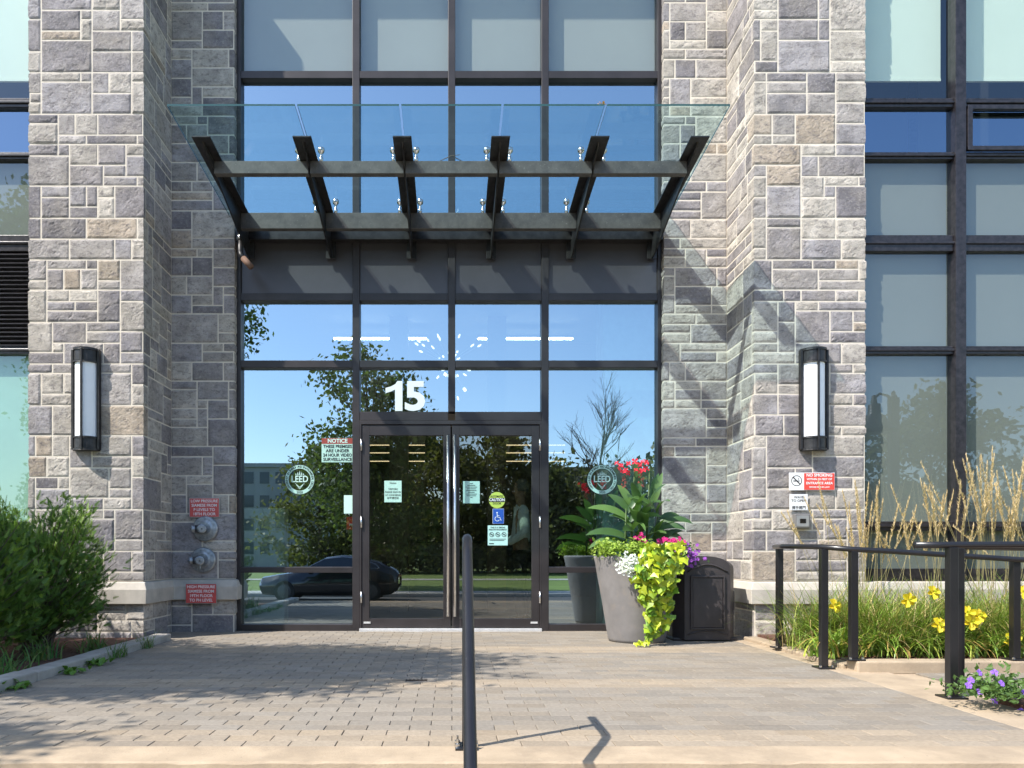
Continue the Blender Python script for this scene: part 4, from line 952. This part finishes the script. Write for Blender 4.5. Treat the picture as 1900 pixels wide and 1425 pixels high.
for (px_, py_) in ((1157, 868), (1190, 864)):
    fl = MB()
    for k in range(9):
        p = PX(px_ + R.uniform(-13, 13), py_ + R.uniform(-10, 14), 7.28 + R.uniform(-.04, .04)); flower(fl, p, R.uniform(.024, .042), 4, (0.80, 0.03, 0.06), (R.uniform(-1, 1), -1, R.uniform(0, 1)), .38, .2)
    for k in range(10):
        p = PX(px_ + R.uniform(-7, 7), py_ + 16 + k * 2.5, 7.29); flower(fl, p, .014, 3, (0.30, 0.07, 0.05), (R.uniform(-1, 1), -1, .3))
    fl.build('flower_head', M['petal'], t)
# lime plant left, alyssum, purple flowers, chartreuse vine
def clump(name, label, cat, pts, size, col, m='leaf', var=.35, extra=None, elong=1.4, part='foliage'):
    c = sum(pts, Vector()) / len(pts); t = thing(name, label, cat, (c.x, c.y, min(p.z for p in pts))); g = MB(); small_leaves(g, pts, size, col, var, elong=elong); g.build(part, M[m], t)
    if extra:
        nm, ep, es, ec, n_ = extra; g = MB()
        for p in ep: flower(g, p, es, n_, ec, (random.uniform(-.6, .6), -1, random.uniform(.1, 1)))
        g.build(nm, M['petal'], t)
    return t
R = random.Random(9)
def ell(n, cx, cy, cz, rx, ry, rz, R=R): return [Vector((cx + R.gauss(0, .45) * rx, cy + R.gauss(0, .45) * ry, cz + R.gauss(0, .45) * rz)) for _ in range(n)]
clump('lime_foliage_plant', 'small lime green plant spilling over the left planter rim', 'plant', ell(520, PXc - .34, PYc - .16, .93, .12, .2, .09) + ell(520, PXc - .12, PYc - .34, .93, .22, .1, .09), .03, (0.30, 0.42, 0.06))
clump('white_alyssum', 'tiny white flowers hanging over the front planter rim', 'flowers', ell(200, PXc - .17, PYc - .43, .80, .11, .05, .09), .02, (0.12, 0.2, 0.05), extra=('blossoms', ell(420, PXc - .18, PYc - .46, .765, .10, .04, .10), .0125, (0.85, 0.85, 0.82), 5))
clump('purple_trailing_flowers', 'magenta and purple flowers trailing over the right planter rim', 'flowers', ell(420, PXc + .36, PYc - .2, .90, .20, .15, .10), .022, (0.07, 0.13, 0.04),
      extra=('blossoms', ell(130, PXc + .42, PYc - .22, .87, .15, .12, .12) , .019, (0.36, 0.10, 0.50), 5))
g = MB()
for p in ell(60, PXc + .26, PYc - .28, .99, .13, .05, .05) + ell(24, PXc - .02, PYc - .25, 1.03, .05, .03, .04): flower(g, p, .022, 5, (0.62, 0.03, 0.22), (random.uniform(-.5, .5), -1, .5))
t_ = g.build('magenta_flowers', M['petal'], origin=(PXc + .2, PYc - .28, .95)); tag(t_, 'magenta blossoms just above the chartreuse vine in the planter', 'flowers')
t = thing('chartreuse_vine', 'chartreuse sweet potato vine cascading down the front of the planter', 'plant', (PXc + .12, PYc - .4, 0.05))
g = MB(); vine = MB(); R = random.Random(12)
def vleaf(mb, p, s, dirdown, col):
    n_ = Vector((R.gauss(0, .6), -1, R.gauss(.35, .6))).normalized(); d = Vector((R.gauss(0, .5), 0, -1)); d = (d - n_ * d.dot(n_)).normalized(); sd = d.cross(n_)
    k = R.uniform(.65, 1.15); mb.col = tuple(v * k for v in col)
    pts = [(0, 0), (-.55, -.18), (-.62, .25), (-.28, .55), (0, 1.0), (.28, .55), (.62, .25), (.55, -.18)]
    mb.add([p + sd * a * s + d * b * s + n_ * (-.18 * s * abs(a) * 1.5 - .12 * s * b * b) for a, b in pts], [(0, 1, 2, 3), (0, 3, 4), (0, 4, 5), (0, 5, 6, 7)])
for k in range(400):
    z = .07 + .93 * R.random() ** .72; f = (z - .07) / .93
    cxx = PXc + .03 + .13 * f + (.05 * math.sin(z * 7)); w_ = .055 + .17 * min(1, f * 1.5)
    rr = .30 + .15 * min(1, z / .85); xx = cxx + R.uniform(-1, 1) * w_; yy = PYc - math.sqrt(max(.01, (rr + .05) ** 2 - min(rr ** 2, (xx - PXc) ** 2))) - R.uniform(0, .09)
    if z > .86: yy += R.uniform(0, .22)
    vleaf(g, Vector((xx, yy, z)), R.uniform(.04, .088), 1, (0.50, 0.58, 0.03) if R.random() < .55 else ((0.30, 0.44, 0.03) if R.random() < .7 else (0.16, 0.30, .03)))
for k in range(12): vleaf(g, Vector((PXc + R.uniform(-.13, -.02), PYc - .50 + R.uniform(-.03, .03), .035 + R.uniform(0, .02))), .045, 1, (0.55, 0.62, 0.03))
g.build('leaves', M['glossleaf'], t)
for k in range(7):
    x0 = PXc + R.uniform(-.08, .22); vine.tube([(x0 * .5 + PXc * .5, PYc - .30, .86), (x0, PYc - .47, .88), (x0, PYc - .46, .55), (PXc + .02 + R.uniform(-.06, .06), PYc - .41, .25)], .005, 5)
vine.tube([(PXc + .02, PYc - .41, .25), (PXc, PYc - .42, .1), (PXc - .07, PYc - .5, .02)], .005, 5)
vine.c = [(0.3, 0.4, 0.06)] * len(vine.v); vine.build('stem', M['leaf'], t)

# ------------------------------------------------------------------ left shrubs
def shrub(cx, cy, r, h, seed, label):
    R = random.Random(seed); t = thing('evergreen_shrub', label, 'shrub', (cx, cy, .02), 'evergreen shrubs in the left bed')
    br = MB(); g = MB(); tips = []
    for k in range(210):
        az = R.uniform(0, 6.28); q = R.random(); rad = r * (.25 + .8 * math.sqrt(q)); zz = h * R.uniform(.22, 1.0)
        lim = min(.75 + .6 * zz / h, 1.12 - .42 * (zz / h) ** 5); tip = Vector((cx + rad * lim * math.cos(az), cy + rad * lim * math.sin(az), zz * (1 + .08 * R.gauss(0, 1))))
        mid = Vector((cx + (tip.x - cx) * .35, cy + (tip.y - cy) * .35, zz * .55)); br.tube([(cx + R.uniform(-.1, .1), cy + R.uniform(-.1, .1), .0), mid, tip], [.011, .006, .002], 5); tips.append((mid, tip))
    for mid, tip in tips:
        for j in range(28):
            f = R.random() ** .6; p0 = mid.lerp(tip, .15 + .85 * f) + Vector((R.gauss(0, .05), R.gauss(0, .05), R.gauss(0, .05)))
            d = ((tip - mid).normalized() + Vector((R.gauss(0, .6), R.gauss(0, .6), R.gauss(.35, .5)))).normalized(); L_ = R.uniform(.05, .10); sd = d.orthogonal().normalized(); sd.rotate(Matrix.Rotation(R.uniform(0, 6.28), 3, d))
            k = R.uniform(.6, 1.35); young = R.random() < .18 + .5 * max(0, tip.z / h - .35); c = (0.21 * k, 0.32 * k, 0.05 * k) if young else (0.10 * k, 0.185 * k, 0.034 * k); g.col = c  # young sprigs; their brighter share rises with height, painting in the sunlit top
            for m in range(6):
                b = p0 + d * L_ * (m / 6)
                for sg in (-1, 1):
                    e = b + (d * .65 + sd * sg * .8).normalized() * .031 * (1 - m / 9); w_ = d * .0062
                    g.add([b - w_, b + w_, e], [(0, 1, 2)])
            g.add([p0 - sd * .003, p0 + sd * .003, p0 + d * (L_ + .012)], [(0, 1, 2)])
    g.build('foliage', M['leaf'], t); br.build('branch', M['bark'], t)
shrub(-3.66, 6.35, .60, 1.33, 5, 'evergreen shrub nearest the left stone pier'); shrub(-3.85, 5.55, .66, 1.20, 6, 'evergreen shrub at the left edge in front of the pier shrub'); shrub(-4.6, 6.4, .7, 1.45, 8, 'evergreen shrub below the left window behind the other two')
# weeds along the left kerb
R = random.Random(31)
for (x, y, kind, lab) in ((-2.84, 4.72, 'l', 'broad leaved weed at the foot of the left kerb nearest the camera'), (-2.83, 5.35, 'l', 'small flat weed midway along the left kerb'), (-2.84, 6.15, 'g', 'grass tuft growing midway along the left kerb'), (-2.86, 6.75, 'g', 'grass tuft at the far end of the left kerb'), (-2.83, 5.75, 'l', 'creeping weed beside the middle grass tuft on the left kerb')):
    g = MB()
    if kind == 'g':
        for k in range(50): strap(g, (x + R.gauss(0, .03), y + R.gauss(0, .07), 0), R.uniform(0, 6.28), R.uniform(.9, 1.5), R.uniform(.08, .2), .003, R.uniform(.3, 1.2), (0.14 * R.uniform(.6, 1.3), .22, .05), 4)
    else:
        for k in range(26): leaf_blade(g, (x + R.gauss(0, .05), y + R.gauss(0, .06), .005), (R.gauss(0, 1), R.gauss(0, 1), 0), R.uniform(.2, 1.1), R.uniform(.05, .10), R.uniform(.015, .03), R.uniform(.5, 1.3), (0.12, 0.24, .035), 4)
    tag(g.build('weed', M['leaf'], origin=(x, y, 0)), lab, 'weed', 'weeds along the left kerb')
# a few small plants on the left bed under the shrubs
for i, (x, y) in enumerate(((-3.2, 5.2), (-3.35, 5.9), (-3.15, 6.35))):
    g = MB()
    for k in range(60): strap(g, (x + R.gauss(0, .06), y + R.gauss(0, .08), .02), R.uniform(0, 6.28), R.uniform(.8, 1.5), R.uniform(.12, .28), .006, R.uniform(.6, 1.6), (0.16 * R.uniform(.5, 1.3), .24, .07), 4)
    tag(g.build('bed_plant', M['leaf'], origin=(x, y, 0)), ['small strappy plant under the front left shrub', 'small strappy plant between the two front shrubs', 'small strappy plant under the shrub nearest the pier'][i], 'plant', 'small plants under the left shrubs')

# ------------------------------------------------------------------ right bed
R = random.Random(77); GRP = 'ornamental grasses in the right bed'
def grass(cx, cy, n, L0, L1, label, plumes=0, h=1.4, dens=.10, green=(0.18, 0.27, 0.04)):
    t = thing('ornamental_grass', label, 'grass', (cx, cy, .05), GRP); g = MB()
    for k in range(n):
        q = R.random(); c = green if q < .58 else ((0.30, 0.34, 0.07) if q < .78 else (0.50, 0.38, 0.17)); kk = R.uniform(.6, 1.4)
        az = R.uniform(0, 6.28); strap(g, (cx + R.gauss(0, dens), cy + R.gauss(0, dens), .05), az, R.uniform(.85, 1.5), R.uniform(L0, L1), R.uniform(.0025, .0045), R.uniform(.6, 2.0), tuple(v * kk for v in c), 6)
    g.build('blades', M['leaf'], t)
    if plumes:
        g = MB()
        for k in range(plumes):
            az = R.uniform(0, 6.28); lean = abs(R.gauss(0, .27)); b = Vector((cx + R.gauss(0, dens), cy + R.gauss(0, dens), .05)); H = h * R.uniform(.72, 1.08)
            d = Vector((math.cos(az) * lean, math.sin(az) * lean * .6, 1)).normalized(); p1 = b + d * H * .72; d2 = (d + Vector((math.cos(az) * .12, 0, 0))).normalized(); p2 = p1 + d2 * H * .28
            g.col = (0.34, 0.29, 0.13); g.tube([b, p1, p2], [.0022, .0018, .001], 4, cap=False)
            for m in range(90):
                f = m / 90; q = p1.lerp(p2, f); wd = .021 * math.sin(math.pi * (f * .85 + .12)) + .002; aa = R.uniform(0, 6.28); kk = R.uniform(.7, 1.25); g.col = (0.74 * kk, 0.57 * kk, 0.33 * kk)
                e = q + Vector((math.cos(aa) * wd, math.sin(aa) * wd, .02 + R.uniform(0, .015))); s_ = Vector((-math.sin(aa), math.cos(aa), 0)) * .0042; g.add([q - s_, q + s_, e], [(0, 1, 2)])
        g.build('seed_heads', M['leaf'], t)
grass(3.34, 6.45, 1000, .4, .8, 'low arching green grass clump at the left end of the right bed', dens=.15)
grass(3.66, 6.1, 1000, .4, .75, 'green grass clump behind the second railing post', dens=.13)
grass(3.85, 6.75, 650, .4, .8, 'tan plumed grass clump against the right pier edge', 34, 1.42)
grass(4.45, 6.6, 700, .4, .85, 'tan plumed grass clump left of the bay window mullion', 22, 1.45)
grass(4.95, 6.55, 700, .4, .85, 'tallest tan plumed grass clump in front of the bay mullion', 40, 1.68)
grass(5.55, 6.6, 700, .4, .85, 'tan plumed grass clump at the right edge of the bed', 46, 1.62)
grass(4.15, 6.15, 1000, .4, .75, 'green grass clump behind the daylilies below the window', dens=.15, green=(.17, .24, .04))
grass(4.75, 6.05, 1000, .4, .75, 'green grass clump right of centre behind the daylilies', dens=.15)
grass(5.4, 6.0, 700, .4, .75, 'green grass clump below the right edge plumes', dens=.15)
grass(6.1, 6.4, 500, .4, .8, 'tan plumed grass clump beyond the right edge', 24, 1.5)
def lily(cx, cy, flowers, label, n=150):
    t = thing('daylily', label, 'flowers', (cx, cy, .05), 'daylilies along the right kerb'); g = MB()
    for k in range(n):
        q = R.random(); c = (0.22, 0.34, 0.05) if q < .62 else ((0.42, 0.46, 0.07) if q < .85 else (0.48, 0.32, 0.10)); kk = R.uniform(.6, 1.35)
        strap(g, (cx + R.gauss(0, .09), cy + R.gauss(0, .06), .05), R.uniform(0, 6.28), R.uniform(1.0, 1.5), R.uniform(.25, .48), R.uniform(.006, .010), R.uniform(1.4, 2.9), tuple(v * kk for v in c), 7)
    g.build('leaves', M['glossleaf'], t)
    for (px_, py_, d_) in flowers:
        p = PX(px_, py_, d_); g = MB(); f = Vector((R.uniform(-.5, .5), -1, R.uniform(.0, .5)))
        flower(g, p, .066, 3, (0.85, 0.68, 0.03), f, .46, .38, .5); flower(g, p + Vector((0, .006, 0)), .064, 3, (0.72, 0.52, 0.02), f, .34, .30, .5 + math.pi / 3); flower(g, p + f.normalized() * .012, .020, 5, (0.55, 0.60, .05), f, .2, 1.2); g.build('bloom', M['petal'], t)
        g = MB(); g.tube([(cx, cy, .05), ((cx + p.x) / 2, cy, p.z * .6), p + Vector((0, .02, -.02))], .004, 5); g.c = [(0.15, .22, .05)] * len(g.v); g.build('flower_stem', M['leaf'], t)
lily(3.10, 5.86, [(1547, 1125, 5.75)], 'daylily with one yellow bloom between the left railing posts')
lily(3.45, 5.80, [], 'flowerless daylily just right of the third railing post')
lily(3.62, 5.85, [(1684, 1113, 5.80)], 'daylily with a single yellow bloom left of the near post')
lily(3.85, 5.84, [(1730, 1100, 5.85), (1741, 1160, 5.6)], 'daylily with two yellow blooms behind the near post')
lily(4.12, 5.80, [(1793, 1138, 5.7), (1801, 1155, 5.65), (1815, 1143, 5.75)], 'daylily with three yellow blooms right of the near post')
lily(4.40, 5.80, [(1878, 1187, 5.65)], 'daylily with a low yellow bud at the right edge')
lily(4.65, 5.82, [(1897, 1100, 5.8)], 'daylily with a yellow bloom cut by the right edge')
g = MB()
for k in range(9): leaf_blade(g, (3.10 + R.uniform(-.06, .06), 5.98 + R.uniform(-.05, .05), .06), (R.gauss(0, 1), R.gauss(-.4, 1), 0), R.uniform(.3, 1.1), .11, .05, 1.2, (0.16, 0.34, 0.04), 5)
tag(g.build('broadleaf_weed', M['glossleaf'], origin=(3.1, 6.0, 0)), 'bright green broad leaved plant at the left end of the right bed', 'plant')
# purple geranium
gc = PX(1848, 1300, 4.12)
pts = [Vector((gc.x + R.gauss(0, .10), 4.12 + R.gauss(0, .09), max(.02, .07 + abs(R.gauss(0, .06))))) for _ in range(900)]
t = thing('purple_geranium', 'low purple geranium clump beside the near railing post', 'flowers', (gc.x, 4.12, 0)); g = MB(); small_leaves(g, pts, .024, (0.10, 0.18, 0.04)); g.build('foliage', M['leaf'], t)
for (x, y) in ((1817, 1248), (1845, 1248), (1801, 1262), (1797, 1272), (1818, 1283), (1845, 1300), (1885, 1292), (1897, 1283), (1895, 1320), (1858, 1268)):
    p = PX(x, y, 4.05 + R.uniform(-.05, .05)); g = MB(); flower(g, p, .021, 5, (0.34, 0.16, 0.72), (R.uniform(-.4, .4), -1, .5), .5, .15); g.build('bloom', M['petal'], t)
g = MB()
for (x, y) in ((1817, 1248), (1845, 1248), (1801, 1262), (1885, 1292)): p = PX(x, y, 4.07); g.tube([(gc.x, 4.12, .03), p], .0022, 4)
g.c = [(0.1, .15, .05)] * len(g.v); g.build('flower_stem', M['leaf'], t)

# ------------------------------------------------------------------ world behind the camera (seen in the glass)
def tree(name, label, X, Y, h, r, n, leaf, seed, col, trunk=.18, z0=-.76, low=.25, group=None, narrow=1.0, clusters=70, clip=False, ny=1.0):
    R_ = np.random.default_rng(seed); t = thing(name, label, 'tree', (X, Y, z0), group); br = MB()
    br.tube([(X, Y, z0), (X + .1, Y, z0 + h * .35), (X, Y + .1, z0 + h * .8)], [trunk, trunk * .7, trunk * .2], 8)
    cs = []
    for k in range(clusters):
        f = R_.uniform(low, 1.0); rr = r * math.sin(math.pi * min(1, .18 + .80 * (f - low) / (1 - low))) ** .6 * R_.uniform(.25, 1.0); az = R_.uniform(0, 2 * math.pi)
        c = Vector((X + rr * math.cos(az) * narrow, Y + rr * math.sin(az) * narrow * ny, z0 + h * f)); cs.append(c); b0 = Vector((X, Y, z0 + h * max(.15, f - .22)))
        br.tube([b0, b0.lerp(c, .6) + Vector((0, 0, .1)), c], [trunk * .22, trunk * .12, .01], 4)
    br.build('trunk', M['bark'], t)
    C0 = np.array([tuple(c) for c in cs]); idx = R_.integers(0, len(cs), n); cr = r * .26
    p = C0[idx] + R_.normal(0, 1, (n, 3)) * cr * np.array([1, ny, .7]) * .6
    if clip:
        ok = (p[:, 0] < -0.68 * np.maximum(p[:, 1], 0) - .25) & (p[:, 0] < -3.5); p = p[ok]; idx = idx[ok]; n = len(p)
    a = R_.normal(0, 1, (n, 3)); a /= np.linalg.norm(a, axis=1, keepdims=True); b = np.cross(a, R_.normal(0, 1, (n, 3))); b /= np.linalg.norm(b, axis=1, keepdims=True)
    s_ = leaf * R_.uniform(.6, 1.3, (n, 1)); V = np.stack([p - a * s_ * .6, p + b * s_ * .35, p + a * s_ * .6, p - b * s_ * .35], 1).reshape(-1, 3)
    k_ = (R_.uniform(.6, 1.4, (n, 1)) * (0.8 + .4 * ((idx * 7919) % 13 / 13))[:, None] * np.array(col)).repeat(4, 0)
    g = MB(); g.v = [tuple(v) for v in V]; g.c = [tuple(c) for c in k_]; g.f = [(4 * i, 4 * i + 1, 4 * i + 2, 4 * i + 3) for i in range(n)]; g.mi = [0] * n
    g.build('crown', M['farleaf'], t); return t
# street tree left of the camera: its shade falls on the landing
tree('shade_tree', 'leafy street tree growing beside the left end of the front steps', -6.1, 2.95, 6.75, 2.2, 36000, .09, 21, (0.09, 0.14, 0.035), low=.66, clusters=130, trunk=.12, z0=.0, clip=True, ny=.50)
tree('shade_tree', 'smaller leafy street tree in front of the steps on the left', -6.7, 1.0, 6.0, 1.5, 9000, .085, 27, (0.09, 0.14, 0.035), low=.62, clusters=40, trunk=.10, z0=-.75, clip=True, ny=.6)
tree('lawn_tree', 'tall leafy tree on the lawn across the road behind the parked car', -4.2, -19.4, 11.6, 3.4, 9000, .24, 22, (0.11, 0.13, 0.045), low=.12, clusters=70, trunk=.2)
GT = 'trees at the back of the lawn'
tA = tree('background_tree', 'rounded green tree at the back of the lawn', 0, -44, 10.5, 4.6, 6500, .38, 23, (0.15, 0.145, 0.055), low=.05, clusters=60, group=GT)
tB = tree('background_tree', 'broad dark tree at the back of the lawn', 9, -46, 9.5, 5.2, 6500, .38, 24, (0.13, 0.12, 0.048), low=.03, clusters=60, group=GT)
places = [(-34, -50), (-12, -49), (-6, -46), (4.5, -48), (14, -43), (19, -38), (24, -33), (30, -30), (37, -28), (46, -30), (-38, -55), (-3, -53), (7, -54), (27, -44), (15, -53)]
for i, (x, y) in enumerate(places):
    c = copy_tree(tA if i % 2 else tB); c.location.x = x; c.location.y = y; c.rotation_euler.z = i * 1.3; s_ = [1, 1.1, .92, 1.15][i % 4]; c.scale = (s_, s_, s_ * [1, .93, 1.05][i % 3])
    c['label'] = 'green tree in the row at the back of the lawn'
tA['label'] = tB['label'] = 'green tree in the row at the back of the lawn'
# bare young tree
t = thing('bare_tree', 'bare branched young tree on the lawn across the road', 'tree', (7.3, -19.4, -.76)); g = MB(); R = random.Random(5)
def limb(p, d, L_, r, lv):
    q = p + d * L_; g.tube([p, p.lerp(q, .5) + Vector((R.gauss(0, .05), 0, 0)) * L_, q], [r, r * .8, r * .55], 5)
    if lv == 0: return
    for k in range(5 if lv > 1 else 4):
        f = R.uniform(.3, 1); dd = (d + Vector((R.gauss(0, .45), R.gauss(0, .45), R.uniform(.05, .3)))).normalized(); limb(p.lerp(q, f), dd, L_ * R.uniform(.45, .7), r * .5, lv - 1)
limb(Vector((7.3, -19.4, -.76)), Vector((0, 0, 1)), 5.2, .10, 4); g.build('branches', M['bark'], t)
# far buildings
def far_building(X, Y, w, d, h, m, label, floors, cols):
    t = thing('far_building', label, 'building', (X, Y, -.76)); g = MB(); g.box(X - w / 2, X + w / 2, Y - d, Y, -.76, h); wl_ = g.build('wall', M[m], t)
    g = MB(); g.box(X - w / 2 - .3, X + w / 2 + .3, Y - d - .3, Y + .3, h, h + .5); g.build('roof', M[m], t)
    for i in range(floors):
        for j in range(cols):
            x = X - w / 2 + (j + .5) * w / cols; z = (i + .3) * h / floors; g = MB(); g.box(x - w / cols * .3, x + w / cols * .3, Y, Y + .05, z, z + h / floors * .5); g.build('window', M['farwin'], t)
far_building(-23, -76, 8, 8, 12.0, 'farwall', 'pale apartment block far behind the lawn to the left', 4, 4); far_building(-16.6, -70, 5, 8, 9.5, 'farwall', 'lower grey block far behind the lawn', 3, 3)
far_building(13.5, -66, 11, 8, 10.3, 'fardark', 'dark flat roofed building far behind the lawn to the right', 3, 5)
# parked car: black coupe SUV, front to -X, side towards the building
def car():
    CX, CY, z0 = -4.2, -8.9, -.75; t = thing('parked_car', 'black fastback car parked on the road across from the entrance', 'car', (CX, CY, z0))
    st = [(-2.42, .42, .62, .60, .70), (-2.30, .24, .80, .84, .80), (-1.7, .20, .92, .94, .92), (-1.1, .20, 1.0, 1.02, .94), (-.75, .20, 1.03, 1.14, .95), (-.1, .20, 1.05, 1.52, .95), (.5, .20, 1.06, 1.60, .95), (1.1, .20, 1.07, 1.53, .95), (1.7, .21, 1.10, 1.37, .94), (2.12, .25, 1.08, 1.18, .92), (2.30, .36, 1.02, 1.10, .88), (2.38, .50, .9, .95, .82)]
    g = MB(); vs = []
    for x, zb, zbelt, zr_, hw_ in st:
        ins = max(.02, (zr_ - zbelt) * .42)
        ring = [(-hw_ * .9, zb), (-hw_, zb + .12), (-hw_, (zb + zbelt) / 2), (-hw_ * .97, zbelt), (-(hw_ - ins) * .96, zr_ - .05), (-(hw_ - ins) * .8, zr_), (0, zr_ + .015)]
        ring = ring + [(-a, b) for a, b in ring[-2::-1]]
        vs += [(CX + x, CY + a, z0 + b) for a, b in ring]
    m = 13; fs = [(i * m + k, i * m + (k + 1) % m, (i + 1) * m + (k + 1) % m, (i + 1) * m + k) for i in range(len(st) - 1) for k in range(m)] + [tuple(range(m)), tuple((len(st) - 1) * m + k for k in range(m))[::-1]]
    g.add(vs, fs); g.build('body', M['carpaint'], t, smooth=True, bevel=0)
    for sg in (1, -1):
        g = MB(); y_ = lambda z: CY + sg * (.955 - max(0, z - 1.05) * .40)
        poly = [(-.85, 1.10), (-.15, 1.46), (.5, 1.53), (1.1, 1.46), (1.62, 1.27), (1.75, 1.14), (1.0, 1.10)]
        g.add([(CX + a, y_(b) + sg * .004, z0 + b) for a, b in poly], [tuple(range(len(poly)))]); g.build('side_window', M['carglass'], t); g = MB(); g.tube([(CX + a, y_(b) + sg * .008, z0 + b) for a, b in poly], .013, 6); g.build('window_trim', M['chrome'], t)
        for wx in (-1.5, 1.45):
            g = MB(); g.lathe([(.20, -.1), (.335, -.11), (.36, -.08), (.36, .08), (.335, .11), (.20, .1)], (CX + wx, CY + sg * .85, z0 + .36), 28, 'y'); w_ = g.build('wheel', M['tyre'], t)
            g = MB(); g.lathe([(.0, .115), (.06, .12), (.24, .10), (.24, -.1)], (CX + wx, CY + sg * .86 - (0 if sg > 0 else 0), z0 + .36), 10, 'y'); g.build('rim', M['darkchrome'], w_)
    g = MB(); g.box(CX + 2.36, CX + 2.40, CY - .72, CY + .72, z0 + .84, z0 + .90); g.build('tail_light', M['taillight'], t, bevel=.01)
    g = MB(); g.prism([(CX + 1.75, z0 + 1.33), (CX + 2.12, z0 + 1.40), (CX + 2.14, z0 + 1.36), (CX + 1.78, z0 + 1.28)], CY - .62, CY + .62); g.build('spoiler', M['carpaint'], t, bevel=.008)
    for sg in (-1, 1):
        g = MB(); g.box(CX - .72, CX - .58, CY + sg * 1.02 - .08, CY + sg * 1.02 + .08, z0 + 1.05, z0 + 1.18); g.build('wing_mirror', M['carpaint'], t, bevel=.03)
        g = MB(); g.box(CX - 2.36, CX - 2.22, CY + sg * .62 - .14, CY + sg * .62 + .14, z0 + .62, z0 + .70); g.build('headlight', M['chrome'], t, bevel=.02)
car()
# street lamp reflected in the right bay
t = thing('street_lamp', 'bell shaped street lamp hanging from a square post right of the steps', 'street lamp', (8.05, 1.94, -.76)); g = MB(); g.box(7.98, 8.12, 1.87, 2.01, -.76, 3.72); g.lathe([(.07, 0), (.05, .05), (.03, .07), (.04, .1), (0, .14)], (8.05, 1.94, 3.72), 12); g.build('post', M['steel'], t)
g = MB(); g.lathe([(.40, 0), (.39, .03), (.26, .12), (.17, .28), (.11, .33), (.10, .50), (.05, .52), (.04, .66), (0, .68)], (7.70, 1.94, 3.1), 28); g.build('lamp_shade', M['steel'], t, smooth=True)
g = MB(); g.tube([(7.70, 1.94, 3.72), (7.80, 1.94, 3.80), (7.95, 1.94, 3.76), (8.02, 1.94, 3.62)], .025, 8); g.build('arm', M['steel'], t, smooth=True)
print('objects', len(bpy.data.objects))
for o in bpy.data.objects:
    if '_w' in o: del o['_w']
